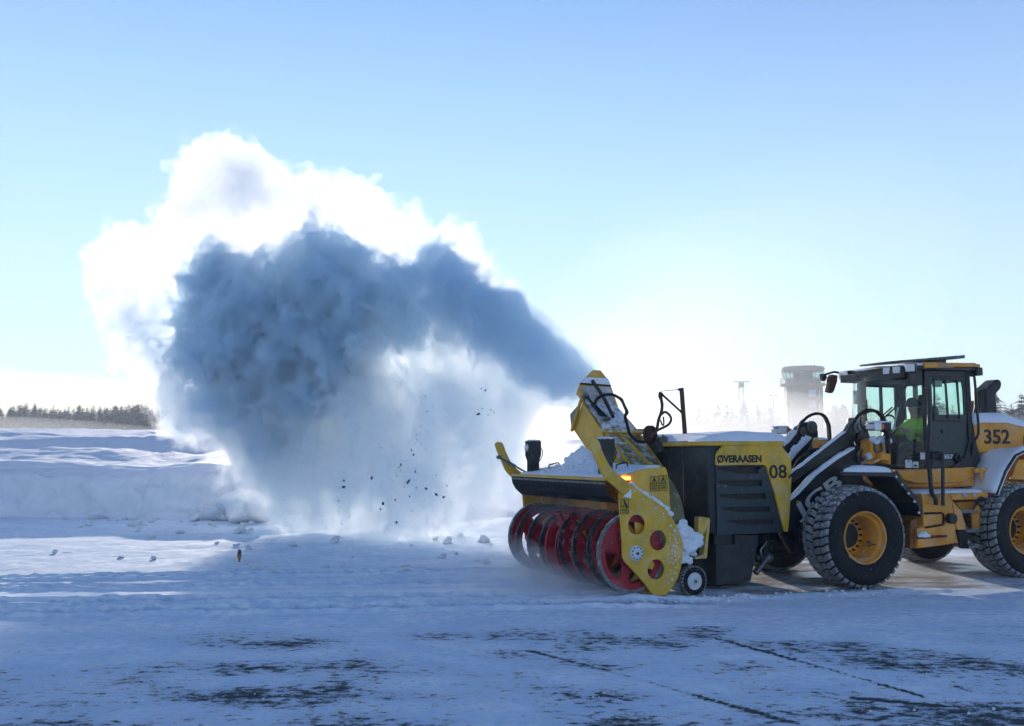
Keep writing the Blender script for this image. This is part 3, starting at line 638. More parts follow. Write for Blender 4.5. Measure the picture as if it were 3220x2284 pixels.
# lift arms
up = [(1000,480),(940,550),(890,640),(600,865),(300,1100),(0,1335),(-150,1450),(-150,1580),(0,1465),(330,1225),(640,1035),(890,880),(960,860),(1030,760),(1090,620),(1065,520)]
lo = [(990,890),(700,1072),(400,1300),(130,1590),(-40,1720),(-200,1900),(-150,2150),(60,2180),(300,1960),(480,1760),(640,1640),(760,1480),(840,1270),(1060,1130),(1180,1000),(1240,780),(1180,600),(1090,560),(1030,760),(1080,860)]
ARM_Y = .98
na = MB().poly(Lp('R6', up, ARM_Y+.04), ARM_Y+.04, ARM_Y+.17).obj("tilt_link", BLK, loader, bevel=.012)
nb_ = MB().poly(Lp('R6', lo, ARM_Y), ARM_Y, ARM_Y+.11).obj("lift_arm", BLK, loader, bevel=.012)
def line_snow(pts, y0, y1, h, par, seed):
    L = [Vector((x, 0, z)) for x, z in pts]; rg = random.Random(seed); vs, fs, n = [], [], 26
    for i in range(n+1):
        t = i/n*(len(L)-1); k = min(int(t), len(L)-2); p = L[k].lerp(L[k+1], t-k); d = (L[k+1]-L[k]).normalized(); up_ = Vector((-d.z, 0, d.x)); up_ = up_ if up_.z > 0 else -up_
        hh = h*(.75+.5*rg.random())*min(1, i/2+.15, (n-i)/2+.15)
        for w, k2 in ((y0-.008,-.02),(y0-.004,.55*hh),(y0+.03,hh),(y1-.03,hh),(y1+.004,.5*hh),(y1+.008,-.02)):
            q = p+up_*k2; vs.append((q.x, w, q.z))
    for i in range(n):
        for j in range(5): fs.append((i*6+j,i*6+j+1,i*6+j+7,i*6+j+6))
    fs += [tuple(range(6)), tuple(n*6+j for j in range(5,-1,-1))]
    return MB().add(vs, fs).obj("arm_snow", SNO, par, smooth=60)
line_snow(Lp('R6', [(880,655),(600,870),(300,1105),(0,1340),(-150,1455)], ARM_Y+.04), ARM_Y+.05, ARM_Y+.14, .03, na, 1)
line_snow(Lp('R6', [(985,898),(700,1075),(400,1302),(130,1592),(-40,1722)], ARM_Y), ARM_Y, ARM_Y+.09, .04, nb_, 2)
p = Lp('R6', [(130,1690),(560,1300)], ARM_Y); 
def logo(body, c, w, h, ang, par):
    q = FL.y(*px('S1', *c), ARM_Y-.003); u = Vector((math.cos(ang),0,math.sin(ang))); v = Vector((-math.sin(ang),0,math.cos(ang)))
    return text_obj("arm_lettering", body, INW, par, (q.x, ARM_Y-.004, q.z), u, v, width=w, height=h, bold=.025)
a_, b_ = FL.y(*px('S1',110,1110), ARM_Y), FL.y(*px('S1',560,760), ARM_Y); ang = math.atan2(b_.z-a_.z, b_.x-a_.x)
logo("JCB", (85,1275), 1.06, .31, ang, nb_)
q = FL.y(*px('S1', 48, 970), ARM_Y); MB().poly([(q.x-.045,q.z-.03),(q.x+.03,q.z-.05),(q.x+.05,q.z+.03),(q.x-.03,q.z+.05)], ARM_Y-.006, ARM_Y).obj("square_emblem", LBY, nb_)
def disc(c, y, r, m, par, nm, t=.06): q = FL.y(*px(*c), y); return MB().lathe([(0,-t),(r*.5,-t),(r*.55,-t*.6),(r,-t*.5),(r,.02)], (q.x, y, q.z), n=28).obj(nm, m, par)
disc(('R6',1040,590), ARM_Y+.04, .10, STE, na, "pivot_pin"); disc(('R6',1085,1020), ARM_Y, .07, STE, nb_, "pivot_pin", .04)
q = [FL.y(*px('R6',*c), ARM_Y-.05) for c in ((1085,930),(1120,960),(1130,1040),(1105,1115),(1060,1100),(1040,1030),(1050,960),(1085,930))]
MB().tube(q, .016, 6).obj("lifting_eye", STE, nb_)
# lift ram beside the arm
r0, r1 = FL.y(*px('R6',940,980), ARM_Y+.2), FL.y(*px('R6',640,1190), ARM_Y+.2)
MB().tube([r0, r0.lerp(r1,.55), r0.lerp(r1,.56), r1+(r1-r0)*1.5], [.075,.075,.04,.04], 14).obj("lift_ram", BLK, loader)
b = MB(); rg = random.Random(1)
for k in range(12): q = FL.y(*px('R6', 740+12*k+rg.uniform(-8,8), 960-11*k+rg.uniform(-20,14)), ARM_Y+.1); b.lump(q, rg.uniform(.016,.035), k, 1, .4)
b.obj("grease_fittings", STE, nb_)
# far arm
FY = 1.93
fa = MB().poly(Lp('R6', [(-120,890),(0,800),(110,650),(140,590),(250,520),(330,510),(400,560),(440,650),(447,760),(425,880),(360,990),(240,1080),(60,1330),(-160,1560),(-220,1400),(-40,1180),(150,920),(180,880),(0,1010),(-120,1090)], FY), FY, FY+.12).obj("lift_arm", BLK, loader, bevel=.012)
line_snow(Lp('R6', [(130,640),(0,800),(-120,895)], FY), FY, FY+.12, .06, fa, 3)
fl = MB().poly(Lp('R6', [(330,730),(240,830),(110,960),(-60,1180),(-140,1300),(-100,1330),(60,1150),(230,930),(340,770)], FY-.12), FY-.14, FY-.06).obj("tilt_link", BLK, loader, bevel=.01)
line_snow(Lp('R6', [(325,740),(240,832),(110,962),(-60,1182)], FY-.12), FY-.14, FY-.06, .09, fl, 4)
disc(('R6',340,590), FY, .11, STE, fa, "pivot_pin"); disc(('R6',215,655), FY, .07, STE, fa, "pivot_pin")
MB().cyl((.35,1.1,1.95),(.35,1.9,1.95),.09,16).box(.1,.5,1.1,1.75,1.6,1.9).obj("cross_tube", BLK, loader, bevel=.01)
q = FL.y(*px('R6',490,850), 1.4); MB().lathe([(0,-.12),(.09,-.12),(.11,-.08),(.11,.08),(0,.08)], q, 'x', 20).obj("swivel_block", ORA, loader)
snow_cap(q.x-.1,q.x+.06,q.y-.11,q.y+.11,lambda x,y: q.z+.09,.04,9,8,8,.06).obj("block_snow", SNO, loader, smooth=180)
def fy(c, u, v, y): return FL.y(*px(c,u,v), y)
for dx, y in ((0,1.72),(42,1.66)):
    hose("hydraulic_hose", [fy('R6',u+dx*.6*(k>3),v+(4 if dx else 0),y) for k,(u,v) in enumerate(((130,720),(170,580),(260,455),(350,400),(430,385),(520,425),(580,540),(595,650),(600,780),(600,860)))], .024, loader)
hose("hydraulic_hose", [fy('R6',u,v,1.7) for u,v in ((145,590),(180,510),(260,450),(330,430))], .012, loader)
for k,(dx,y) in enumerate(((0,.62),(34,.66))):
    hose("hydraulic_hose", [fy('R6',u+dx*(i>2),v+dx*.35,y) for i,(u,v) in enumerate(((985,500),(1040,420),(1110,365),(1200,335),(1290,345),(1350,390),(1395,440),(1420,500)))], .026, loader)
hose("hydraulic_hose", [fy('R6',u,v,.64) for u,v in ((1085,440),(1080,500),(1090,560),(1120,620),(1160,660))], .013, loader)
hose("hydraulic_hose", [fy('R6',u,v,1.2) for u,v in ((500,915),(400,920),(300,950),(200,1030),(120,1120),(50,1270))], .016, loader)
hose("hydraulic_hose", [fy('R6',u,v,.68) for u,v in ((370,1150),(250,1190),(120,1240),(40,1310),(0,1350))], .013, loader)
# headlights on their stalks
def headlight(cx, par_y, box_, lens, top):
    (x0,z1),(x1,z0) = box_; 
    h = MB().box(x0,x1,par_y-.10,par_y+.10,z0,z1).obj("headlight", BLK, loader, bevel=.03)
    (a,b),(c,d) = lens; MB().poly([(a,d),(c,d),(c,b),(a,b)], par_y-.125, par_y-.095).box(x0-.02,x0+.01,par_y-.09,par_y+.09,z0+.02,z1-.03).obj("lens", LAM, h, bevel=.02)
    MB().box(c-.02,c+.04,par_y-.128,par_y-.09,d+.02,b-.02).obj("turn_signal", AMR, h, bevel=.01)
    snow_cap(x0-.03,x1+.03,par_y-.12,par_y+.12,lambda x,y: z1,.03,int(cx*7)%90,10,8,.06).obj("lamp_snow", SNO, h, smooth=180)
    return h
A = Lp('R6', [(1222,512),(1488,645)], .45); B2 = Lp('R6', [(1228,520),(1345,640)], .42); headlight(1, .45, A, B2, 0)
MB().tube([fy('R6',1440,640,.5), fy('R6',1480,700,.55), fy('R6',1500,980,.6)], .045, 8).obj("lamp_bracket", BLK, loader)
A = Lp('R5', [(1448,90),(1585,185)], 2.25); B2 = Lp('R5', [(1452,98),(1570,178)], 2.22); headlight(2, 2.25, A, B2, 0)
MB().tube([fy('R5',1580,110,2.2), fy('R5',1680,165,2.1), fy('R5',1720,210,1.95)], .04, 8).obj("lamp_bracket", BLK, loader)
# orange valve gear ahead of the cab
g = MB().poly(Lp('R6', [(1245,800),(1300,760),(1420,770),(1540,850),(1545,1160),(1370,1110),(1245,1050)], .72), .72, 1.0).obj("valve_chest", ORA, loader, bevel=.02)
q = fy('R6',1345,900,.70); MB().lathe([(.055,-.02),(.085,-.02),(.09,.03),(.05,.04)], q, n=20).tube([q+Vector((0,0,-.08)), q+Vector((.01,0,-.22))], .03, 8).obj("valve_ring", STE, g)
MB().poly(Lp('R6', [(1385,970),(1515,985),(1505,1110),(1365,1080)], .62), .60, .70).obj("valve_cover", ORA, loader, bevel=.012)
b = MB(); rg = random.Random(5)
for k in range(9): q = fy('R6', 1250+rg.uniform(0,260), 760+rg.uniform(-20,60), .68); b.lump(q, rg.uniform(.03,.06), k, 2, .4)
b.obj("chest_snow", SNO, g)
q = Lp('R6', [(1190,1150),(1340,1080),(1300,1060),(1240,1090)], .6); MB().poly(q, .5, .75).obj("step_plate", ORA, loader, bevel=.01)
MB().tube([fy('R6',1185,990,.6), fy('R6',1220,1060,.6)], .05, 8).obj("step_pin", WHT, loader)
# front mudguard
F0 = .06
mg = MB().strip([(-.42,1.72),(-.40,1.80),(.60,1.79),(1.10,1.31),(1.12,1.08)], .03, F0, .74).obj("front_mudguard", BLK, loader, bevel=.006)
MB().poly(Lp('S1', [(680,500),(1510,505),(1885,960),(1900,1150),(1865,1160),(1835,1010),(1480,580),(1300,565),(690,560)], F0), F0-.02, F0).obj("mudguard_skirt", BLK, mg, bevel=.005)
bl = []
for c in ((1515,572),(1605,692),(1700,822),(1790,945),(1855,1110)): q = fy('S1',*c,F0-.02); bl.append(MB().cyl((q.x,F0-.035,q.z),(q.x,F0-.015,q.z),.02,8))
each("skirt_bolt", bl, WHT, mg)
snow_cap(-.40,.60,F0-.01,.72,lambda x,y: 1.79,.10,21,30,16,.14).obj("mudguard_snow", SNO, mg, smooth=180)
for o in (mg, mg.children[-1] if mg.children[-1].name.startswith("mudguard_snow") else [c for c in mg.children if c.name.startswith("mudguard_snow")][0]):
    for v in o.data.vertices: v.co.x += 1.15*max(0, v.co.y-.06)*max(0, min(1, (.60-v.co.x)/1.0))
MB().tube([fy('S1',1360,640,.5), fy('S1',1570,740,.5)], .03, 6).obj("mudguard_stay", STE, mg)
# cab: curved base and windscreen plan
def cabplan(g=0): return [(2.78,.52-g),(1.80,.52-g),(1.50,.62-g),(1.30,.86-g*.7),(1.22,1.36),(1.30,1.84+g*.7),(1.50,2.08+g),(1.80,2.18+g),(2.78,2.18+g)]
cb = MB().poly(cabplan(.0), 1.50, 1.80, 'z').obj("cab_base", ORA, loader, bevel=.03)
MB().poly(cabplan(-.05), 1.80, 1.86, 'z').obj("cab_sill", BLK, cb, bevel=.01)
CABG = glass_mat("cab_glass", (.86,.97,.93), .03); DOORG = glass_mat("door_glass", (.86,.97,.93), .015)
cabf = MB()
for y in (.57, 2.13):
    cabf.tube([(1.80,y,1.82),(1.82,y,3.46)], .055, 4).tube([(2.74,y,1.82),(2.72,y,3.45)], .07, 4)
    cabf.box(1.78,2.78,y-.04,y+.04,3.36,3.47)
cabf.tube([(2.95,.75,2.6),(2.90,.8,3.45)], .05, 4).tube([(2.95,1.95,2.6),(2.90,1.9,3.45)], .05, 4)
cabf.poly([(1.35,3.34),(1.8,3.34),(1.8,3.48),(1.35,3.48)], .60, 2.10)
cab = cabf.obj("cab_frame", BLK, loader, bevel=.008)
pl = cabplan(-.04)[1:-1]
L = smooth_line([(x,y,0) for x,y in pl], 5); b = MB()
def wind(u, v):
    t = u*(len(L)-1); k = min(int(t), len(L)-2); p = L[k].lerp(L[k+1], t-k); c = (p.x-1.85)*(1-.10*v)+1.85+.06*v; return (c, 1.36+(p.y-1.36)*(1-.03*v), 1.84+1.56*v)
b.quad_grid(wind, len(L)-1, 8).obj("windscreen", CABG, cab, smooth=180)
for u0 in (0.004, .985):
    MB().tube([wind(u0, v/6) for v in range(7)], .012, 4).obj("glass_edge", mat("seal_black",(.01,.01,.01),.6), cab)
# door
dz = Lp('R7', [(1100,1500),(1540,1500),(1540,320),(1080,320)], .55)
dr = MB().poly([(1.86,1.84),(2.66,1.84),(2.68,3.40),(1.86,3.40)], .535, .565, holes=[[(1.93,2.72),(1.93,3.30),(2.62,3.30),(2.62,2.72)]]).obj("door", mat("dark_teal_panel",(.012,.030,.034),.35,frost=.05,grime=.1), loader, bevel=.008)
MB().poly([(1.93,2.72),(2.62,2.72),(2.62,3.30),(1.93,3.30)], .546, .552).obj("door_glass", DOORG, dr)
wf = Lp('R7', [(1143,940),(1468,960),(1432,425),(1143,420)], .53); wi = Lp('R7', [(1163,905),(1450,925),(1412,445),(1155,445)], .53)
MB().poly(wf, .515, .54, holes=[wi]).obj("window_frame", BLK, dr, bevel=.005)
m_ = Lp('R7', [(1308,925),(1328,925),(1290,440),(1275,440)], .53); MB().poly(m_, .515, .54).obj("window_mullion", BLK, dr)
q = Lp('R7', [(1148,530),(1268,530),(1262,450),(1150,450)], .52); MB().poly(q, .556, .560).obj("window_sticker", mat("grey_sticker",(.2,.24,.25),.5), dr)
q = fy('R7',1250,1075,.53); MB().lathe([(0,-.02),(.022,-.018),(.026,.01)], (q.x,.535,q.z), n=14).obj("door_lock", BLK, dr)
q = Lp('R7', [(1255,1405),(1385,1405),(1385,1352),(1255,1352)], .53)
text_obj("model_lettering", "457", INW, dr, (q[0][0], .528, q[0][1]), (1,0,0), (0,0,1), width=q[1][0]-q[0][0], height=q[2][1]-q[1][1], bold=.035)
q = Lp('R7', [(1188,1408),(1240,1400),(1238,1352),(1190,1358)], .53); MB().poly(q, .524, .534).obj("square_emblem", ORA, dr)
MB().poly(Lp('R7', [(1545,960),(1605,960),(1640,1180),(1680,1330),(1700,1420),(1640,1515),(1330,1515),(1500,1380),(1560,1180)], .54), .50, .58).obj("rear_quarter", BLK, cab, bevel=.02)
q = fy('R7',1440,1390,.50); MB().lathe([(.05,-.03),(.075,-.02),(.08,.02),(.05,.03)], (q.x,.50,q.z), n=18).lump((q.x+.02,.48,q.z-.02), .05, 4, 2, .3).obj("door_latch", BLK, dr)
# far side, rear wall, headliner
MB().poly([(1.88,1.84),(2.68,1.84),(2.68,3.36),(1.88,3.36)], 2.115, 2.145, holes=[[(1.95,2.25),(1.95,3.28),(2.27,3.28),(2.27,2.25)],[(2.33,2.25),(2.33,3.28),(2.62,3.28),(2.62,2.25)]]).obj("door", BLK, cab)
MB().box(1.95,2.62,2.125,2.13,2.25,3.28).obj("door_glass", CABG, cab)
MB().poly([(.60,1.84),(2.10,1.84),(2.10,3.40),(.60,3.40)], 2.76, 2.79, 'x', holes=[[(.68,2.60),(.68,3.30),(2.02,3.30),(2.02,2.60)]]).obj("rear_wall", BLK, cab)
MB().box(2.772,2.778,.68,2.02,2.60,3.30).obj("rear_glass", CABG, cab)
MB().box(1.45,2.74,.62,2.10,3.34,3.40).obj("headliner", mat("cab_lining",(.03,.035,.035),.8), cab)
# inside: seat, console, wheel
st = MB().poly([(2.05,2.02),(2.50,2.00),(2.62,2.10),(2.66,2.85),(2.58,2.92),(2.50,2.80),(2.46,2.22),(2.05,2.18)], 1.10, 1.62).obj("seat", mat("seat_cloth",(.02,.022,.025),.85), cab, bevel=.04)
MB().poly([(2.52,2.90),(2.60,2.90),(2.62,3.10),(2.54,3.12)], 1.24, 1.48).obj("headrest", mat("seat_cloth",(.02,.022,.025),.85), cab, bevel=.03)
MB().tube([(1.55,1.36,1.86),(1.62,1.36,2.30),(1.72,1.36,2.52)], .05, 8).obj("steering_column", BLK, cab)
MB().lathe([(.17,-.015),(.19,0),(.17,.015),(.155,0)], (1.76,1.36,2.56), 'x', 28).obj("steering_wheel", BLK, cab)
MB().box(2.0,2.5,1.64,1.85,1.86,2.45).box(1.35,1.6,1.7,1.95,1.86,2.7).obj("console", BLK, cab, bevel=.02)
MB().box(1.60,1.66,1.82,2.06,2.95,3.2).obj("sun_blind", BLK, cab)
q = fy('R7',300,770,1.9); MB().box(q.x-.05,q.x+.05,1.86,1.94,q.z-.13,q.z+.13).obj("monitor", BLK, cab, bevel=.01)
# roof
rp = [(1.44,.55),(1.60,.44),(2.80,.44),(3.0,.58),(3.0,2.14),(2.80,2.28),(1.60,2.28),(1.44,2.17)]
rf = MB().poly(rp, 3.47, 3.54, 'z').obj("roof", BLK, loader, bevel=.02)
MB().poly(Lp('R7', [(1025,250),(1100,235),(1640,238),(1692,268),(1670,290),(1395,288),(1385,300),(1030,298)], .42), .405, .46).box(1.75,2.95,.46,2.26,3.54,3.60).obj("roof_panel", ORA, rf, bevel=.012)
q = Lp('R7', [(1195,285),(1375,290),(1370,252),(1195,250)], .4); MB().poly(q, .398, .404).obj("roof_badge", mat("faded_badge",(.30,.24,.16),.4), rf)
snow_cap(1.50,2.95,.46,2.26,lambda x,y: 3.545,.055,31,30,24,.10).obj("roof_snow", SNO, rf, smooth=180)
MB().poly(Lp('R7', [(830,290),(1000,300),(1000,505),(840,515)], .56), .54, .60).obj("corner_fairing", BLK, rf, bevel=.015)
MB().poly([(1.35,3.60),(3.04,3.74),(3.04,3.80),(1.35,3.635)], .85, 1.6).obj("light_bar", mat("bar_grey",(.06,.08,.09),.3,frost=.3), rf, bevel=.015)
MB().box(2.4,2.75,1.0,1.4,3.58,3.72).obj("bar_mount", BLK, rf)
def work_light(q, s, yaw):
    t = empty_part = MB().box(-.05*s,.05*s,-.055*s,.055*s,-.05*s,.05*s).obj("work_light", BLK, loader, bevel=.01)
    t.location = q; t.rotation_euler = (0,0,yaw)
    MB().box(-.062*s,-.048*s,-.048*s,.048*s,-.043*s,.043*s).obj("lens", LAM, t, bevel=.008); return t
for c, y, s, yw in (((870,300),.40,1.5,.6),((600,335),.95,1.35,.3),((715,325),.72,1.35,.4),((115,385),2.0,1.5,-.1),((62,388),2.16,1.4,-.3)): 
    q = fy('R7',*c,y); work_light(q, s, yw)
q = fy('R7',1660,345,.5); work_light(q, 1.4, math.pi)
# mirrors, wiper, rails, stickers
q = [FL.y(*px('A2',u,v), 2.45) for u, v in ((640,205),(560,185),(520,178),(480,190),(450,200))]
mr = MB().tube(q, .022, 6).obj("mirror_arm", BLK, loader)
MB().poly([tuple((lambda p: (p.x,p.z))(FL.y(*px('A2',u,v), 2.45))) for u,v in ((497,195),(533,200),(530,240),(512,295),(500,312),(470,303),(478,260),(484,215))], 2.40, 2.50).obj("mirror", mat("mirror_brown",(.12,.045,.02),.4,frost=.2), mr, bevel=.012)
MB().poly([tuple((lambda p: (p.x,p.z))(FL.y(*px('A2',u,v), 2.5))) for u,v in ((435,190),(462,190),(470,215),(455,238),(440,225))], 2.46, 2.54).obj("wide_mirror", BLK, mr, bevel=.012)
wp = [fy('R7',815,510,.86), fy('R7',740,650,.93), fy('R7',670,790,.95), fy('R7',640,960,.98)]
MB().tube(wp[:3], .020, 6).tube([wp[2], fy('R7',540,905,.95)], .014, 6).tube([wp[2]+Vector((-.05,0,.02)), fy('R7',500,900,.98)], .012, 6).tube([fy('R7',830,400,.84), wp[0], wp[1], fy('R7',690,760,.94)], .012, 5).obj("wiper", BLK, cab)
MB().tube([fy('R7',712,780,.9), fy('R7',652,1068,.93)], .016, 5).obj("glass_edge_strip", mat("pale_strip",(.5,.55,.5),.4), cab)
for u0,v0,u1,v1,y in ((797,1515,876,1420,.60),(885,1515,960,1440,.60),(980,1410,1036,1330,.56)):
    q = Lp('R7', [(u0,v0),(u1,v0),(u1,v1),(u0,v1)], y); s_ = MB().poly(q, y-.006, y-.002).obj("glass_sticker", LBL, cab)
    w, h = q[1][0]-q[0][0], q[2][1]-q[1][1]
    MB().poly([(q[0][0]+w*.2,q[0][1]+h*.5),(q[0][0]+w*.5,q[0][1]+h*.5),(q[0][0]+w*.8,q[0][1]+h*.35),(q[0][0]+w*.8,q[0][1]+h*.2),(q[0][0]+w*.2,q[0][1]+h*.2)] if u0 == 885 else [(q[0][0]+w*.3,q[0][1]+h*.75),(q[0][0]+w*.5,q[0][1]+h*.9),(q[0][0]+w*.75,q[0][1]+h*.72)], y-.008, y-.005).obj("sticker_print", INK, s_)
b = MB().tube(smooth_line([fy('R7',1090,560,.45), fy('R7',1090,1000,.40), fy('R8',335,150,.30), fy('R8',362,480,.2), fy('R8',378,590,.15), fy('R8',412,640,.10), fy('R8',415,705,.10)],6), .034, 8)
b.tube(smooth_line([fy('R8',350,165,.3), fy('R8',400,155,.25), fy('R8',470,160,.2), fy('R8',487,200,.2), fy('R8',490,450,.15), fy('R8',492,710,.1)],6), .030, 8).obj("grab_rails", BLK, loader, smooth=60)
MB().tube([fy('R8',345,190,.28), fy('R8',440,195,.28)], .07, 8).obj("rail_clamp", BLK, loader)
hose("guard_tube", [fy('R7',1590,392,.46), fy('R7',1630,398,.44), fy('R7',1642,440,.44), fy('R7',1665,700,.44), fy('R7',1690,1060,.44), fy('R7',1670,1140,.44), fy('R7',1635,1200,.46), fy('R7',1610,1380,.5)], .022, loader, BLK)
# steps, tank box, platform
SY = .20
bx = MB().poly(Lp('R8', [(268,585),(570,585),(585,650),(690,770),(740,965),(640,975),(662,1105),(510,1132),(220,1168),(222,960),(290,940)], SY), SY, .72).obj("tank_box", ORA, loader, bevel=.015)
MB().poly(Lp('R8', [(140,1168),(220,1166),(222,850),(150,870)], SY+.05), SY+.05, .8).obj("tank_end", mat("rusty_orange",(.28,.10,.02),.6,frost=.2,grime=.4), bx, bevel=.01)
MB().tube([fy('R8',u,v,SY-.01) for u,v in ((295,795),(480,790),(497,810),(497,905),(480,918),(300,945))], .018, 6).obj("hatch_seal", RUB, bx)
q = fy('R8',565,848,SY-.02); MB().cyl((q.x,SY-.10,q.z),(q.x,SY+.02,q.z),.085,16).obj("filler_cap", BLK, bx, bevel=.01)
MB().tube([fy('R8',215,1055,SY-.03), fy('R8',525,1035,SY-.03)], .022, 6).obj("red_rod", mat("dark_red_rod",(.10,.01,.012),.5,frost=.3), bx)
b = MB(); 
for k in range(7): q = fy('R8',235+17*k,1035-14*math.sin(k/6*3.14),SY-.03); b.lump(q, .03+.02*math.sin(k/6*3.14), k, 2, .3)
b.obj("rod_snow", SNO, bx)
pf = MB().poly(Lp('R8', [(570,588),(855,575),(975,562),(975,625),(860,645),(590,655)], SY-.02), SY-.02, .70).obj("platform", ORA, loader, bevel=.012)
x0, x1 = Lp('R8', [(280,575),(960,560)], SY); 
snow_cap(1.30,2.62,SY-.02,.70,lambda x,y: 1.435,.05,41,24,12,.1).obj("platform_snow", SNO, pf, smooth=180)
for u0,v0,u1,v1 in ((690,766,868,796),(735,966,922,998),(770,1136,945,1168)):
    q = Lp('R8', [(u0,v1),(u1,v1),(u1,v0),(u0,v0)], SY); t = MB().poly(q, SY, .55).obj("step_tread", STE, loader, bevel=.006)
    snow_cap(q[0][0],q[1][0],SY,.55,lambda x,y: q[2][1],.02,int(u0)%50,8,8,.05).obj("step_snow", SNO, t, smooth=180)
MB().poly(Lp('R8', [(800,790),(875,700),(912,970),(815,965)], SY+.1), SY+.1, SY+.14).obj("step_stringer", ORA, loader, bevel=.008)
MB().poly(Lp('R8', [(600,690),(690,770),(745,965),(640,975)], SY-.02), SY-.02, SY+.02).obj("step_stringer", ORA, loader, bevel=.008)
MB().poly(Lp('R8', [(620,680),(860,660),(880,770),(690,766)], .5), .5, .54).obj("step_stringer", ORA, loader, bevel=.008)
MB().poly(Lp('R8', [(640,968),(740,975),(772,1172),(690,1168)], SY-.04), SY-.04, SY+.02).obj("flexible_step", RUB, loader, bevel=.008)
MB().poly(Lp('R8', [(815,1000),(935,990),(945,1145),(850,1145)], SY+.25), SY+.25, SY+.3).obj("flexible_step", RUB, loader, bevel=.008)
for u,v in ((722,597),(825,592)): q = fy('R8',u,v,SY-.03); MB().box(q.x-.035,q.x+.035,SY-.035,SY-.018,q.z-.035,q.z+.035).obj("reflector", mat("grey_reflector",(.35,.36,.36),.3), pf)
q = fy('R8',895,635,SY); MB().lump((q.x,SY,q.z), .085, 5, 2, .3, (1.2,.8,.5)).obj("step_lamp", BLK, pf)
# hood
hd = MB().poly([(2.82,2.07),(2.80,2.60),(3.02,2.66),(3.6,2.66),(4.1,2.57),(4.9,2.40),(5.35,2.28),(5.42,1.6),(5.3,1.2),(4.4,1.2),(4.2,2.05)], .58, 2.14).obj("hood", ORA, loader, bevel=.05)
def hoodz(x, y): return np.interp(x,[2.8,3.02,3.6,4.1,4.9,5.35],[2.60,2.66,2.66,2.57,2.40,2.28])
snow_cap(2.82,5.3,.56,2.16,lambda x,y: hoodz(x,y)-.05,.16,51,44,24,.16).obj("hood_snow", SNO, hd, smooth=180)
q = Lp('S2', [(712,1285),(1038,1275),(1030,1090),(715,1095)], .58)
text_obj("number_lettering", "352", INK, hd, (q[0][0], .574, q[0][1]), (1,0,0), (0,0,1), width=q[1][0]-q[0][0], height=q[2][1]-q[1][1], bold=.02)
q = Lp('S2', [(1210,1290),(1240,1290),(1240,1180),(1210,1180)], .58); MB().poly(q, .572, .58).obj("hood_grille", BLK, hd)
MB().poly([tuple((lambda p: (p.x,p.z))(FL.y(*px('S2',u,v), 1.3))) for u,v in ((650,600),(800,470),(830,465),(857,490),(862,540),(845,590),(790,650),(798,830),(822,920),(640,895),(655,800))], 1.17, 1.45).obj("exhaust_stack", mat("exhaust_black",(.010,.012,.016),.55,frost=.05), loader, bevel=.06)
q = [FL.y(*px('S2',u,v), 1.9) for u,v in ((580,720),(650,710),(650,900),(580,900))]; MB().poly([(p.x,p.z-.02) for p in q], 1.8, 2.0).obj("air_intake", RST, loader, bevel=.02)
# rear mudguard buried in snow
fp = [(4.5,2.06),(3.45,2.10),(3.22,2.02),(2.98,1.76),(2.80,1.46),(2.76,1.38)]
rm = MB().strip(fp, .04, .05, .76).obj("rear_mudguard", BLK, loader, bevel=.01)
FP = [Vector((x,0,z)) for x,z in fp]
def rmsnow(u, v):
    t = u*(len(FP)-1)*.999; k = int(t); p = FP[k].lerp(FP[k+1], t-k); d = (FP[k+1]-FP[k]).normalized(); n = Vector((-d.z,0,d.x)); n = n if n.z > 0 else -n
    e = min(u*4, (1-u)*6, v*6, (1-v)*6, 1); q = p+n*(-.006+.085*math.sqrt(max(0,e*(2-e)))*(1+.25*math.sin(9*u+5*v))); return (q.x, .045+.75*v, q.z)
MB().quad_grid(rmsnow, 30, 18).obj("mudguard_snow", SNO, rm, smooth=180)
gs = MB()
def gus(u, v):
    a = Vector((2.50+.75*u, .80, 1.44+.62*min(1,u*1.3+.12)*1.0)); c = FP[5].lerp(FP[2], u); c = Vector((c.x, .74, c.z+.05)); p = c.lerp(Vector((2.34+.62*u, .98, 1.46+.66*u)), v)
    return (p.x, p.y, p.z+.03*math.sin(7*u+4*v))
gs.quad_grid(gus, 14, 10).obj("drifted_snow", SNO, rm, smooth=180)
MB().poly(Lp('R8', [(1290,225),(1400,215),(1600,215),(1600,450),(1210,432)], .06), .05, .09).obj("mudguard_skirt", ORA, rm, bevel=.012)
MB().tube([fy('R8',820,345,.4), fy('R8',925,330,.38), fy('R8',985,335,.38)], .04, 6).tube([fy('R8',905,350,.38), fy('R8',890,400,.38), fy('R8',910,490,.38)], .024, 6).obj("filler_handle", ORA, loader)
MB().poly(Lp('R8', [(60,440),(235,478),(700,470),(800,400),(835,330),(835,300),(0,335)], .50), .48, .60).obj("cab_skirt", ORA, loader, bevel=.02)
MB().poly(Lp('R8', [(0,380),(270,420),(600,480),(620,600),(280,590),(215,640),(180,560)], .72), .72, .95).obj("side_frame", ORA, loader, bevel=.01)
MB().box(5.2,5.5,.4,2.3,.7,1.6).obj("counterweight", BLK, loader, bevel=.05)
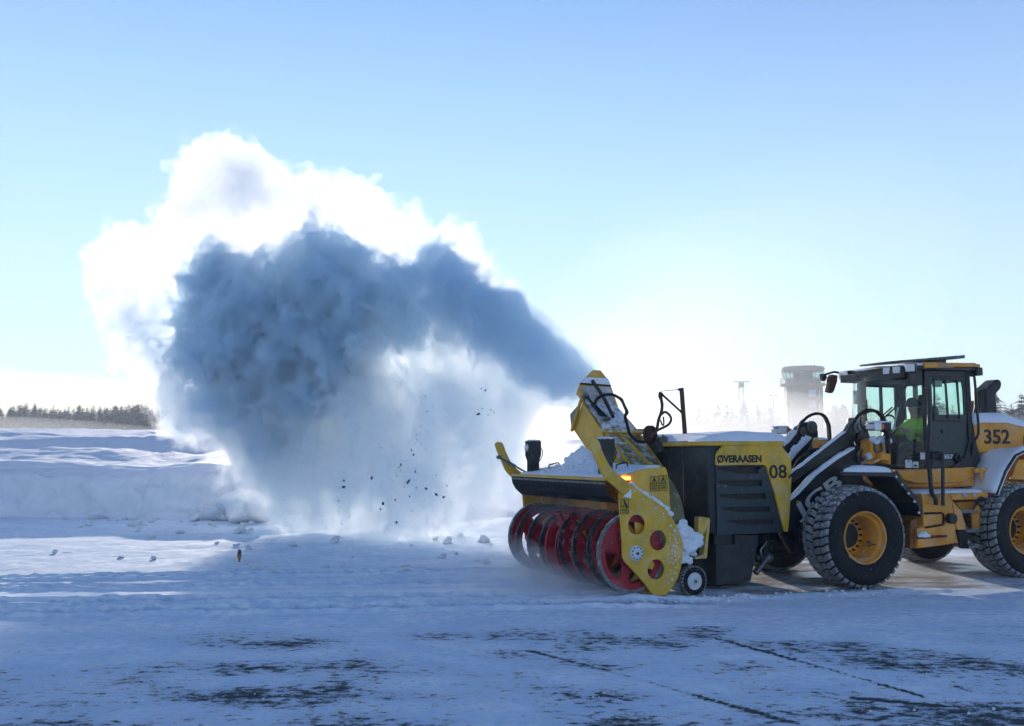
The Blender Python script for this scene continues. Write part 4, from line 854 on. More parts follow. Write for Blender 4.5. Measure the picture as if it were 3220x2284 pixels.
# ---------------------------------------------------------------- the driver
hp_ = FL.y(*px('R7', 880, 590), 1.30)
drv = empty("person", FL.o+FL.i*2.36+FL.j*1.36, (0,0,FL.a), label="driver in lime hi-vis jacket and dark cap seated inside the loader cab", cat="person")
def skin(name, verts, edges, rad, m, par, root=0, sub=2):
    me = bpy.data.meshes.new(name); me.from_pydata(verts, edges, []); o = bpy.data.objects.new(name, me); COL.objects.link(o); o.parent = par
    k = o.modifiers.new("skin", 'SKIN'); k.use_smooth_shade = True
    sv_ = me.skin_vertices[0].data if me.skin_vertices else None
    if sv_ is None:
        bpy.context.view_layer.objects.active = o; bpy.ops.mesh.customdata_skin_add(); sv_ = me.skin_vertices[0].data
    for i, r in enumerate(rad): sv_[i].radius = (r if isinstance(r, tuple) else (r, r))
    sv_[root].use_root = True
    k = o.modifiers.new("sub", 'SUBSURF'); k.levels = k.render_levels = sub; me.materials.append(m); return o
SKN = mat("skin", (.42,.24,.17), .5, grime=.05); HV = mat("hivis_lime", (.35,.62,.05), .6, grime=.1); TRO = mat("work_trousers", (.02,.025,.04), .8)
Z0 = 2.16
body = skin("body", [(0.02,0,Z0),(0.03,0,Z0+.25),(0.0,0,Z0+.46),(-.02,0,Z0+.56),(-.05,0,Z0+.66),(-.06,0,Z0+.78),
  (0,-.18,Z0+.45),(-.16,-.25,Z0+.24),(-.40,-.18,Z0+.30),(-.48,-.15,Z0+.32),(0,.18,Z0+.45),(-.16,.25,Z0+.24),(-.40,.18,Z0+.30),(-.48,.15,Z0+.32),
  (-.02,-.10,Z0),(-.44,-.13,Z0+.03),(-.56,-.13,Z0-.36),(-.68,-.13,Z0-.38),(-.02,.10,Z0),(-.44,.13,Z0+.03),(-.56,.13,Z0-.36),(-.68,.13,Z0-.38)],
  [(0,1),(1,2),(2,3),(3,4),(4,5),(2,6),(6,7),(7,8),(8,9),(2,10),(10,11),(11,12),(12,13),(0,14),(14,15),(15,16),(16,17),(0,18),(18,19),(19,20),(20,21)],
  [.14,.15,.13,.062,.085,.075,.065,.05,.036,.03,.065,.05,.036,.03,.10,.07,.055,.04,.10,.07,.055,.04], SKN, drv)
skin("jacket", [(0.02,0,Z0+.02),(0.03,0,Z0+.25),(0.0,0,Z0+.44),(-.01,0,Z0+.53),(0,-.19,Z0+.44),(-.16,-.26,Z0+.24),(-.38,-.19,Z0+.295),(0,.19,Z0+.44),(-.16,.26,Z0+.24),(-.38,.19,Z0+.295)],
  [(0,1),(1,2),(2,3),(2,4),(4,5),(5,6),(2,7),(7,8),(8,9)], [.17,.185,.16,.085,.085,.07,.052,.085,.07,.052], HV, drv)
skin("trousers", [(.02,0,Z0),(-.02,-.10,Z0),(-.44,-.13,Z0+.03),(-.56,-.13,Z0-.33),(-.02,.10,Z0),(-.44,.13,Z0+.03),(-.56,.13,Z0-.33)], [(0,1),(1,2),(2,3),(0,4),(4,5),(5,6)], [.15,.115,.085,.07,.115,.085,.07], TRO, drv)
hc = (-.06,0,Z0+.76)
MB().lathe([(0,.135),(.05,.13),(.09,.10),(.108,.05),(.112,-.01),(.105,-.03)], hc, 'z', 20).poly([(-.22,hc[2]-.005),(-.10,hc[2]+.015),(-.10,hc[2]+.03),(-.22,hc[2]+.01)], -.07, .07).obj("cap", mat("dark_cap",(.015,.018,.03),.8), drv, smooth=60)
f = MB().lump((-.145,0,Z0+.70), .022, 1, 2, .1, (1,.7,1.2))
for s in (-1,1): f.lump((-.06,s*.088,Z0+.71), .028, 2, 2, .1, (.7,.4,1.2))
f.obj("nose_and_ears", SKN, drv)
f = MB()
for s in (-1,1): f.lump((-.132,s*.034,Z0+.735), .011, 1, 1, .05)
f.tube([(-.136,-.025,Z0+.655),(-.142,0,Z0+.652),(-.136,.025,Z0+.655)], .006, 5).obj("eyes_and_mouth", mat("dark_features",(.05,.015,.012),.5), drv)
for s in (-1,1):
    h = MB().lump((-.50,s*.15,Z0+.33), .042, 3, 2, .1, (1.1,.8,.55))
    for k in range(4):
        b0 = Vector((-.525, s*(.125+.016*k), Z0+.345)); h.tube([b0, b0+Vector((-.035,0,.012)), b0+Vector((-.055,0,-.012-.002*k)), b0+Vector((-.045,0,-.038))], [.009,.0085,.008,.006], 6)
    b0 = Vector((-.50, s*.115, Z0+.33)); h.tube([b0, b0+Vector((-.03,-s*.012,-.01)), b0+Vector((-.045,-s*.004,-.028))], [.010,.009,.007], 6)
    h.obj("hand", SKN, drv, smooth=80)
# ---------------------------------------------------------------- snow, banks, trees, tower
def n2(X, Y, sc, seed, octv=4, gain=.5):
    """smooth lattice noise over arrays, about -1..1"""
    rng = np.random.default_rng(seed); T = rng.random((256, 256)).astype(np.float32)*2-1; out = 0; a = 1; tot = 0
    for o in range(octv):
        x, y = X*sc*2**o+o*17.3, Y*sc*2**o+o*9.1; i, j = np.floor(x).astype(int), np.floor(y).astype(int); f, g = x-i, y-j
        f, g = f*f*(3-2*f), g*g*(3-2*g); i0, i1, j0, j1 = i & 255, (i+1) & 255, j & 255, (j+1) & 255
        out = out+a*((T[i0,j0]*(1-f)+T[i1,j0]*f)*(1-g)+(T[i0,j1]*(1-f)+T[i1,j1]*f)*g); tot += a; a *= gain
    return out/tot
def sstep(a, b, x): t = np.clip((x-a)/(b-a), 0, 1); return t*t*(3-2*t)
def grid_obj(name, xs, ys, Z, m, attrs=None, dy=0, **kw):
    nx, ny = len(xs), len(ys); X, Y = np.meshgrid(xs, ys, indexing='ij'); Y = Y+dy; co = np.stack([X, Y, Z], -1).reshape(-1, 3).astype(np.float32)
    i = np.arange((nx-1)*(ny-1)); a = (i//(ny-1))*ny+i%(ny-1); q = np.stack([a, a+ny, a+ny+1, a+1], -1).astype(np.int32)
    me = bpy.data.meshes.new(name); me.vertices.add(len(co)); me.vertices.foreach_set("co", co.ravel()); me.loops.add(q.size); me.loops.foreach_set("vertex_index", q.ravel())
    me.polygons.add(len(q)); me.polygons.foreach_set("loop_start", np.arange(0, q.size, 4, dtype=np.int32)); me.polygons.foreach_set("use_smooth", np.ones(len(q), bool)); me.update(calc_edges=True)
    for k, v in (attrs or {}).items(): me.attributes.new(k, 'FLOAT', 'POINT').data.foreach_set("value", v.astype(np.float32).ravel())
    me.materials.append(m); o = bpy.data.objects.new(name, me); COL.objects.link(o); return tag(o, **kw)
def G(u, v): p = ground(u*1.40611, v*1.40611); return p.x, p.y          # pixels of the 2290-wide view
gx = list(np.arange(-13, 9.5, .045)); k = .05
while gx[-1] < 2500: k *= 1.09; gx.append(gx[-1]+k)
k = .05
while gx[0] > -2500: k *= 1.09; gx.insert(0, gx[0]-k)
gy = list(np.arange(6.3, 19, .04)); k = .045
while gy[-1] < 6000: k *= 1.045; gy.append(gy[-1]+k)
k = .05
while gy[0] > -80: k *= 1.15; gy.insert(0, gy[0]-k)
gx, gy = np.array(gx), np.array(gy); X, Y = np.meshgrid(gx, gy, indexing='ij')
near = sstep(60, 20, Y)*sstep(30, 15, np.abs(X))
Z = near*(.012*n2(X,Y,.9,1)+.006*n2(X,Y,4,2,3))-.03*sstep(40,90,Y)
# wheel tracks running across
trk = np.zeros_like(Z); edge = np.zeros_like(Z); flat = np.zeros_like(Z); imprint = np.zeros_like(Z)
for i, (v0, v1, w) in enumerate(((1296,1279,.30),(1316,1306,.26),(1349,1337,.34),(1374,1358,.36))):
    (x0,y0),(x1,y1) = G(0,v0), G(1000,v1); yc = y0+(y1-y0)*(X-x0)/(x1-x0)+.05*n2(X,Y*0,.35,60+i,2); d = np.abs(Y-yc); fade = sstep(3.4,1.6,X)
    t = sstep(w*.62,w*.42,d)*fade; trk = np.maximum(trk, t); edge = np.maximum(edge, np.exp(-((d-w*.62)/.07)**2)*fade)
    s = X/.165+(Y > yc)*.5; imprint = np.maximum(imprint, t*(np.abs((s % 1)-.5) < .27)*(d > .03)*(d < w*.45)*(i != 1))
(x0,y0),(x1,y1) = G(0,1331), G(1000,1322); band = y0+(y1-y0)*(X-x0)/(x1-x0); flat = np.exp(-((Y-band)/.30)**2)*sstep(2,0,X)
Z += -.060*trk+.055*edge*(1+.6*n2(X,Y,7,5,3))-.03*imprint*(1+.3*n2(X,Y,9,6,2))
# crumbly berm pushed up beside the machine's path
(x0,y0),(x1,y1) = G(880,1368), G(2000,1326); yb = y0+(y1-y0)*(X-x0)/(x1-x0); db = Y-yb
berm = np.exp(-(db/.16)**2)*sstep(-1.5,.2,X)*sstep(7.5,6.0,X); Z += berm*(.035+.05*np.maximum(0,n2(X,Y,5,8,4)))
rough = sstep(14.5,17,Y)*sstep(30,24,Y)*sstep(2,-2,X); Z += rough*(.03*n2(X,Y,1.6,9,4)+.05*np.maximum(0,n2(X,Y,2.3,10,3)-.45))
# how much tarmac shows, where ice is polished, where grit has stained it
bare = .32*n2(X,Y,.55,20,4)+.62*n2(X,Y*1.5,1.3,26,3)
bare = bare+.05*sstep(9.8,7.6,Y)-.30*sstep(10.4,11.6,Y)+.03+.12*np.exp(-((Y-9.0)/.9)**2)*sstep(1,4,X)-.25*sstep(-1.0,-6,X)*sstep(8,10,Y)
joint = np.zeros_like(Z)
for (a, b) in (((1180,1452),(1860,1640)),((1590,1425),(2070,1560)),((1900,1560),(2120,1580))):
    (x0,y0),(x1,y1) = G(*a), G(*b); L_ = math.hypot(x1-x0,y1-y0); t = ((X-x0)*(x1-x0)+(Y-y0)*(y1-y0))/L_**2; d = np.abs((X-x0)*(y1-y0)-(Y-y0)*(x1-x0))/L_
    joint = np.maximum(joint, np.exp(-(d/.032)**2)*sstep(-.02,.02,t)*sstep(1.02,.96,t)*(.72+.9*n2(X,Y,1.1,30,3)))
bare = bare+1.0*joint
path = sstep(-.05,.25,db)*sstep(2.2,3.6,X+.0*Y)*sstep(26,20,Y)
brown = path*sstep(-.35,.35,n2(X,Y,.5,40,4)+.25)
ice = np.clip(flat*.9+path*sstep(0,.4,n2(X,Y*1.6,.8,41,3)), 0, 1)
bare = np.where(Y > 11.3, -1, bare)
def ground_mat():
    m = bpy.data.materials.new("snow_dusted_apron"); m.use_nodes = True; N, L = m.node_tree.nodes, m.node_tree.links; p = N["Principled BSDF"]
    def at_(n): a = N.new("ShaderNodeAttribute"); a.attribute_name = n; return a.outputs["Fac"]
    tc = N.new("ShaderNodeTexCoord"); mp = N.new("ShaderNodeMapping"); mp.inputs["Scale"].default_value = (.74, 1.2, 1); L.new(tc.outputs["Object"], mp.inputs[0])
    def noise(s, d=5, r=.6, st=True):
        n = N.new("ShaderNodeTexNoise"); n.inputs["Scale"].default_value = s; n.inputs["Detail"].default_value = d; n.inputs["Roughness"].default_value = r; L.new((mp if st else tc).outputs["Vector" if st else "Object"], n.inputs["Vector"]); return n.outputs["Fac"]
    def math_(op, a, b):
        n = N.new("ShaderNodeMath"); n.operation = op
        for i, v in enumerate((a, b)):
            if hasattr(v, "is_linked"): L.new(v, n.inputs[i])
            else: n.inputs[i].default_value = v
        return n.outputs[0]
    def mr(s, a, b, c=0., d=1.):
        n = N.new("ShaderNodeMapRange"); L.new(s, n.inputs[0])
        for i, v in zip((1,2,3,4),(a,b,c,d)): n.inputs[i].default_value = v
        return n.outputs[0]
    def mix(f, a, b):
        n = N.new("ShaderNodeMix"); n.data_type = 'RGBA'; L.new(f, n.inputs[0])
        for i, v in ((6,a),(7,b)):
            if hasattr(v, "is_linked"): L.new(v, n.inputs[i])
            else: n.inputs[i].default_value = (*v, 1)
        return n.outputs[2]
    big = noise(1.3, 6, .62); fine = noise(9, 6, .65); grain = noise(55, 3, .7, False)
    snow = mix(mr(big,.36,.62), (.66,.77,.89), (.88,.93,.97)); snow = mix(mr(fine,.36,.56), (.56,.69,.85), snow)
    snow = mix(math_('MULTIPLY', at_("track"), 1.0), snow, (.09,.21,.42))  # packed snow is bluer; relief shade of the tracks also put in this colour
    snow = mix(math_('MULTIPLY', at_("ice"), .8), snow, (.90,.93,.97))
    f = math_('ADD', at_("bare"), math_('MULTIPLY', math_('SUBTRACT', fine, .5), 2.6)); f = math_('ADD', f, math_('MULTIPLY', math_('SUBTRACT', grain, .5), 1.0))
    msk = mr(f, .30, .63)
    tar = mix(grain, (.030,.042,.045), (.11,.125,.125)); col = mix(msk, snow, tar)
    thin = mr(f, -.05, .36, 0, .5); col = mix(thin, col, (.30,.34,.38)); col = mix(msk, col, tar)
    grit = mix(noise(3.5,5), (.20,.15,.10), (.36,.31,.25)); col = mix(math_('MULTIPLY', at_("brown"), mr(noise(2.2,6),.36,.56,.15,.9)), col, grit)
    L.new(col, p.inputs["Base Color"])
    ro = mr(at_("ice"), 0, 1, .85, .30); L.new(ro, p.inputs["Roughness"]); L.new(mr(at_("ice"), 0, 1, .05, .5), p.inputs["Specular IOR Level"])
    h = math_('ADD', math_('MULTIPLY', fine, .6), math_('MULTIPLY', grain, .25)); h = math_('SUBTRACT', h, math_('MULTIPLY', msk, .25))
    b = N.new("ShaderNodeBump"); L.new(mr(at_("ice"), 0, 1, .75, .25), b.inputs["Strength"]); b.inputs["Distance"].default_value = .035; L.new(h, b.inputs["Height"]); L.new(b.outputs[0], p.inputs["Normal"])
    return m
GM = ground_mat()
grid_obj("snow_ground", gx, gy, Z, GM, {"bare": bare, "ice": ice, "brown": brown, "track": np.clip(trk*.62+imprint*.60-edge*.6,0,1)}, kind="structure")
# ploughed banks
BANK = snow_mat("bank_snow", (.84,.86,.90), 2.6, .6, .10)
xs = np.concatenate([np.arange(-75, -20, .3), np.arange(-20, 3.01, .07)]); ys = np.concatenate([np.arange(26.2, 27, .08), np.arange(27, 28.9, .035), np.arange(28.9, 32, .08), np.arange(32, 50, .16), np.arange(50, 84, .5)])
X, Y = np.meshgrid(xs, ys, indexing='ij'); Y = Y-1.9
H = np.interp(X, [-60,-16,-14.9,-9,-5.8,-3,.5], [1.5,1.62,1.66,1.56,1.25,.75,.0])*(1+.15*n2(X,Y*0,.3,68,4))
yf = 25.5+.5*n2(X,Y*0,.35,70,3)+.22*n2(X,Y*3,.8,69,3)+.16*n2(X,Y*2,1.3,71,4)
Zb = H*(.78*sstep(0,.6,Y-yf)+.22*sstep(.4,1.9,Y-yf))*(1+.05*n2(X,Y,1.2,72,3)+.07*n2(X,Y,2.6,79,3)*sstep(.8,.1,Y-yf))-.55*np.exp(-((X+11.4)/.22)**2-((Y-yf-.35)/.45)**2)*H/1.6
w2, w3 = 1.6*n2(X,Y*0,.06,73,2), 1.8*n2(X,Y*0,.05,74,2)
Zb += sstep(28,32.2,Y+w2)*.34*H/1.6-sstep(32.6,34.6,Y+w2)*.42*H/1.6
rz = np.interp(X, [-70,-17,-13,-9,-6,-3], [.95,.95,1.05,1.12,1.0,.4])
Zb += sstep(35.6,37.9,Y+w3)*rz+sstep(39,60,Y)*.75*(rz > .2)*np.clip(rz,0,1)+.22*np.exp(-((Y-47+w2)/2.5)**2)*sstep(-.2,.5,n2(X,Y*0,.12,75,2))+.35*np.exp(-((Y-56+w3*2)/3.5)**2)*sstep(.0,.5,n2(X,Y*0,.10,76,2))
Zb += (Y > yf+.6)*(.02*n2(X,Y,1.3,77,4)+.06*sstep(38,42,Y)*n2(X,Y,1.1,78,4))
Zb -= 4*sstep(70,81,Y)+.4*sstep(25.2,24.4,Y)+sstep(1.2,3,X)*1.0+2*sstep(-70,-75,X)
face = sstep(.02,.25,Zb)*sstep(1.5,.9,Y-yf)
blocky = np.floor(n2(X,Zb,1.5,83,2)*3.5)/3.5
dy = face*(.22*n2(X,Zb*2.2,1.1,84,4)+.16*blocky-.10*np.abs(np.sin(Zb*9+1.5*n2(X,Zb*0,.5,85,2)))*.5)
grid_obj("snow_bank", xs, ys, Zb+.05*face*n2(X,Y*5,3,86,3), BANK, dy=dy, kind="structure")
xs = np.arange(4, 120, .8); ys = np.arange(62, 130, .8); X, Y = np.meshgrid(xs, ys, indexing='ij')
Zr = 3.2*sstep(66,84,Y+4*n2(X,Y*0,.03,80,2))*sstep(130,105,Y)+.9*n2(X,Y,.05,81,3)*sstep(70,84,Y)+.08*n2(X,Y,.4,82,3)-.8-3*sstep(6,4,X)-3*sstep(112,120,X)-4*sstep(120,130,Y)
Zr += 2.1*np.exp(-((X-44)/8)**2-((Y-72)/6)**2)
grid_obj("snow_mound", xs, ys, Zr, BANK, kind="structure")
# tumbled blocks at the foot of the bank
rg = random.Random(77); LUMPS = []
for k in range(6):
    o = MB().lump((0,0,0), 1, 200+k, 4, .85, (1.1,.9,.75)).obj("snow_lump", BANK, smooth=180); LUMPS.append(o.data); bpy.data.objects.remove(o)
def lump_at(u, v, r, label, group, lift=.35):
    x, y = G(u, max(v, 1155+r*6)); o = bpy.data.objects.new("snow_lump", rg.choice(LUMPS)); COL.objects.link(o); o.location = (x, y, r*lift); o.scale = (r, r, r); o.rotation_euler = (rg.uniform(-.3,.3), rg.uniform(-.3,.3), rg.uniform(0,6))
    return tag(o, label, "snow lump", group)
big = lump_at(545,1166,.44,"largest rounded snow boulder heaped against the end of the snow bank","boulders at the foot of the snow bank", .8)
big.scale = (1.05,.75,.68)
for u, v, r in ((478,1150,.33),(500,1153,.30),(520,1158,.28),(560,1158,.30),(590,1154,.34),(602,1150,.30),(468,1158,.24),(545,1163,.26),(575,1165,.24),(610,1161,.24),(490,1165,.22),(625,1160,.20),(436,1166,.14),(455,1163,.16)):
    lump_at(u,v,r,"rounded snow boulder piled beneath the broken end of the snow bank","boulders at the foot of the snow bank",.6)
lump_at(222,1160,.26,"lone rounded snow boulder lying below the notch in the snow bank","boulders at the foot of the snow bank")
for k in range(64):
    c = rg.random(); u, v = (rg.gauss(285,55), rg.gauss(1168,9)) if c < .42 else (rg.gauss(560,75), rg.gauss(1178,8)) if c < .7 else (rg.uniform(0,1120), rg.uniform(1178,1285))
    lump_at(u, v, rg.uniform(.035,.085)*(1.1 if c < .7 else .9), "small snow clod lying scattered on the ground before the snow bank", "clods scattered before the bank")
for u, v, r in ((577,1273,.085),(612,1282,.05),(525,1275,.04),(1085,1213,.12),(1002,1217,.11),(752,1213,.12),(975,1207,.07),(910,1275,.08)):
    lump_at(u, v, r, "fist sized snow clump standing alone on the flat snow", "clumps on the flat snow")
rg2 = random.Random(5); cr = MB()
for k in range(520):
    t = rg2.random()**.8; (x0,y0),(x1,y1) = G(900,1366), G(2000,1326); x = x0+(x1-x0)*t; y = y0+(y1-y0)*t+rg2.gauss(0,.13); cr.lump((x,y,rg2.uniform(.01,.045)), rg2.choice((.005,.007,.009,.012,.018,.028)), k, 1, .6, (1,1,.7))
for k in range(160):
    u, v = rg2.uniform(0,2290), rg2.uniform(1370,1600); x, y = G(u,v); cr.lump((x,y,.006), rg2.choice((.006,.009,.013)), k, 1, .5)
tag(cr.obj("snow_crumbs", BANK, smooth=180), kind="stuff")
# edge marker
ex, ey = G(535,1258); em = empty("edge_marker", (ex,ey,-.005), label="small dark blue topped yellow edge marker stuck in the snow", cat="marker")
MB().lathe([(0,.02),(.03,.02),(.035,.10),(.052,.16),(.075,.20),(.078,.255),(0,.255)], (0,0,0), 'z', 18).obj("base", mat("marker_yellow",(.36,.17,.010),.5,grime=.4), em)
MB().lathe([(.062,.255),(.062,.36),(.05,.40),(.02,.425),(0,.43)], (0,0,0), 'z', 18).obj("lens", mat("marker_blue",(.006,.006,.09),.2,spec=.6), em)
em.scale = (.58,.58,.58)
# ice clods in flight
DK = mat("dirty_ice", (.085,.105,.135), .6, grime=.4, frost=.1); CL = []
for k in range(5):
    o = MB().lump((0,0,0), 1, 300+k, 2, .6, (1.3,.8,.7)).obj("ice_clod", DK, smooth=30); CL.append(o.data); bpy.data.objects.remove(o)
SP = [(1690,110,7),(1665,165,4),(1740,180,4),(1700,215,6),(2070,235,14),(2100,195,5),(2160,205,6),(2182,222,6),(2140,242,5),(2120,65,10),(2090,50,6),(1655,322,5),(1625,385,6),(1628,420,5),(1580,425,5),(1655,455,5),(1690,482,5),(1370,477,7),(1590,495,8),(1605,527,8),(1465,550,6),(1512,600,11),(1305,697,13),(1615,650,8),(1770,675,7),(1480,680,6),(1565,722,17),(1695,772,11),(1768,815,15),(1822,833,12),(1575,827,8),(1473,852,8),(1383,878,14),(1366,918,11),(1102,760,16),(1102,715,9),(1063,862,7),(1070,905,5),(1065,940,5),(1142,975,6),(1088,1025,6),(1480,1015,14),(1593,933,6),(1845,750,6),(1932,693,6),(1980,640,5),(1825,560,5),(1817,607,5),(1205,987,5),(345,235,5),(1807,875,6),(1536,762,5),(1624,765,6),(1655,860,4),(1498,620,6)]
rg = random.Random(41)
for k in range(46): SP.append((rg.gauss(1650,150), rg.gauss(500,240), rg.uniform(2,3.6)))
for x, y, s in SP:
    u, v = 600+x/2.29, 1200+y/2.29; Yd = 14.2+(1310-u*.7112)*.0112-3.4+rg.uniform(-.4,.4); o = bpy.data.objects.new("ice_clod", rg.choice(CL)); COL.objects.link(o); o.location = at(u, v, Yd); r = max(s,3.4)/2.29/2812*Yd*.78
    o.scale = (r,r,r); o.rotation_euler = (rg.uniform(0,6), rg.uniform(0,6), rg.uniform(0,6)); tag(o, "small dark ice clod flying in front of the snow plume", "ice clod", "ice clods flung from the plume")
# conifers
BARK = mat("pine_bark", (.06,.045,.035), .9); NEED = mat("pine_needles", (.028,.042,.022), .85, frost=.5, scale=2.0, grime=.5)
def conifer(seed, h=11.0, slim=.2, gap=.0):
    rg = random.Random(seed); root = bpy.data.objects.new("pine_tree", None)
    slim *= 1.7; t = MB().tube([(0,0,-.5),(.03,.02,h*.5),(0,0,h*.98)], [.17,.10,.015], 6); b = MB(); n = 34
    for i in range(n):
        f = (i+.5)/n; z = h*(.10+.89*f); L_ = h*slim*(1-f)**.75*(.75+.5*rg.random())+.12
        for j in range(rg.randint(7,10)):
            if rg.random() < gap: continue
            a = rg.uniform(0,6.28); l = L_*rg.uniform(.55,1.1); dz = -l*rg.uniform(.15,.5); w = l*.30+.12; c, s = math.cos(a), math.sin(a)
            for q in range(3):
                w0, w1, l0, l1 = w*(1-q/3.4), w*(1-(q+1)/3.3), l*q/3, l*(q+1)/3; z0, z1 = z+dz*(q/3)**1.3, z+dz*((q+1)/3)**1.3; jj = rg.uniform(-.12,.12)*w
                b.add([(c*l0-s*w0,s*l0+c*w0,z0-.12*w0),(c*l0+s*w0,s*l0-c*w0,z0-.22*w0),(c*l1+s*w1,s*l1-c*w1+jj,z1-.4*w1),(c*l1-s*w1,s*l1+c*w1+jj,z1-.3*w1)], [(0,1,2,3)])
    root.empty_display_size = .5; COL.objects.link(root)
    tr = t.obj("trunk", BARK, root); cr_ = b.obj("crown", NEED, root, smooth=180); return root
PROTO = [conifer(1), conifer(2,11,.16), conifer(3,11,.24,.15), conifer(4,11,.19,.1), conifer(5,11,.30,.35), conifer(6,11,.14)]
def plant(proto, u, Yd, vtop, label, group):
    p = at(u*1.40611, vtop*1.40611, Yd); s = max(.3, p.z/11.0); o = copy_tree(proto); o.location = (p.x, Yd, 0); k = rg.uniform(.85,1.2); o.scale = (s*k, s*k, s); o.rotation_euler = (0,0,rg.uniform(0,6)); return tag(o, label, "tree", group)
rg = random.Random(90)
for k in range(222):
    u = rg.uniform(-60, 480); vt = np.interp(u, [-60,0,60,120,230,300,360,420,480], [912,912,905,915,909,905,910,916,920])+rg.gauss(0,4.0)+(5 if rg.random() < .4 else 0)
    plant(rg.choice(PROTO), u, rg.uniform(205,255), vt, "conifer in the dense treeline beyond the snow banks, half lost in haze", "conifers in the far treeline")
for u, vt in ((1562,903),(1580,912),(1598,915),(1606,902),(1626,900),(1636,908),(1645,912),(1661,900),(1664,893),(1682,906),(1695,904),(1700,912),(1710,908),(1722,904),(1727,914),(1745,925),(1755,913),(1762,920),(1550,915),(1540,922),(1850,907),(1862,903),(1868,898),(1874,906),(1885,900),(1893,905),(1905,910),(1925,905),(1945,900),(1968,905),(1990,908),(2010,898),(2060,905),(2095,880),(2110,898),(2130,903)):
    plant(rg.choice(PROTO), u, rg.uniform(172,205), vt+rg.uniform(-1.5,1.5), "pale hazy conifer in the row around the control tower", "conifers around the control tower")
plant(PROTO[4], 2224, 120, 872, "tall layered pine standing just right of the black exhaust stack", "pines at the right edge")
plant(PROTO[4], 2283, 125, 876, "tall layered pine at the right edge of the photo", "pines at the right edge")
for k in range(26): plant(rg.choice(PROTO), rg.uniform(2180,2340), rg.uniform(130,160), rg.gauss(904,5), "dark conifer in the low wood beyond the loader's snowy hood", "pines at the right edge")
sc = MB(); rg = random.Random(7)
for k in range(5200):
    u = rg.uniform(-80,470) if k < 3600 else rg.uniform(2170,2350); Yd = rg.uniform(190,215) if k < 3600 else rg.uniform(118,140); x = (u-1145)/2000*Yd; h = rg.uniform(1.5,6.4)*(1 if k < 3600 else .8); w = rg.uniform(.04,.5); z = rg.uniform(0,h); a = rg.uniform(-.6,.6)
    sc.add([(x,Yd,z),(x+w,Yd+.1,z+.1),(x+w*.6+a*.5,Yd,z+rg.uniform(.4,1.3))], [(0,1,2)])
tag(sc.obj("undergrowth", mat("bare_twigs", (.075,.06,.042), .9, frost=.35, scale=2), smooth=180), kind="stuff")
# control tower
T = empty("control_tower", (55.4,170,0), (0,0,R(-12)), label="grey control tower with outward leaning glass cab rising beside the loader", cat="control tower")
CON = mat("tower_concrete", (.21,.19,.165), .85, grime=.3, scale=.6); TG = glass_mat("tower_glass", (.55,.78,.74), .05); TP = mat("tower_panel", (.42,.47,.50), .5); TD = mat("tower_dark", (.07,.07,.07), .6)
def ring(r, n=8, o=math.pi/8, sx=1, sy=1): return [(r*math.cos(o+2*math.pi*k/n)*sx, r*math.sin(o+2*math.pi*k/n)*sy) for k in range(n)]
sh = MB().box(-2.2,3.2,-3.2,3.2,0,13.0).box(-3.2,-2.2,-2.6,3.2,10.3,13.0).box(-3.2,-2.9,-2.9,3.2,0,10.3).obj("shaft", CON, T)
MB().box(-2.9,-2.2,-2.55,-2.45,.5,10.2).obj("sunlit_strip", mat("lit_recess",(.65,.5,.32),.6), sh)  # warm pale panel: sunlight in the notch painted into its colour
for z in (11.35, 9.4, 7.45, 5.5): 
    w = MB().box(.65,1.95,-3.24,-3.18,z-.65,z+.65).obj("window", TP, T); MB().box(.6,2.0,-3.30,-3.18,z-.74,z-.66).obj("sill", TD, w)
for z in (11.35,9.0,6.6): MB().box(2.45,2.62,-3.24,-3.18,z-.6,z+.6).obj("slit_window", mat("slit_bright",(.6,.6,.55),.4), T)
gal = MB().poly(ring(4.45), 13.0, 13.35, 'z').obj("gallery", CON, T)
b = MB(); P8 = ring(4.4)
for a, c in zip(P8, P8[1:]+P8[:1]):
    for z in (13.75,14.15,14.5): b.tube([(*a,z),(*c,z)], .035, 4)
    for k in range(4): q = (a[0]+(c[0]-a[0])*k/4, a[1]+(c[1]-a[1])*k/4); b.tube([(*q,13.3),(*q,14.5)], .03, 4)
b.obj("railing", TD, gal)
def frustum(b, r0, z0, r1, z1, n=8):
    a, c = ring(r0,n), ring(r1,n); b.add([(*p,z0) for p in a]+[(*p,z1) for p in c], [(i,(i+1)%n,n+(i+1)%n,n+i) for i in range(n)]); return b
frustum(MB(), 3.35,13.35,3.55,14.35).obj("cab_parapet", CON, T)
frustum(MB(), 3.55,14.35,3.95,15.75).obj("cab_glass", TG, T)
b = MB(); A, Cc = ring(3.57,24,0), ring(3.97,24,0)
for p, q in zip(A, Cc): b.tube([(*p,14.35),(*q,15.75)], .07, 4)
b.obj("mullions", TD, T)
MB().poly(ring(2.0), 14.0, 15.6, 'z').obj("cab_core", TD, T)
rf_ = frustum(MB().poly(ring(4.2), 16.1, 16.32, 'z').poly(ring(3.9), 16.32, 16.6, 'z'), 4.0,15.75,4.2,16.1).obj("roof", mat("tower_roof",(.16,.15,.14),.7,frost=.5), T)
b = MB()
for x, y, h in ((-3.6,0,.9),(-1.6,-1,1.3),(.9,1,1.5),(2.1,-1,1.6),(0,-2,.8)): b.tube([(x,y,16.5),(x,y,16.6+h)], .035, 4)
b.obj("antennas", TD, rf_)
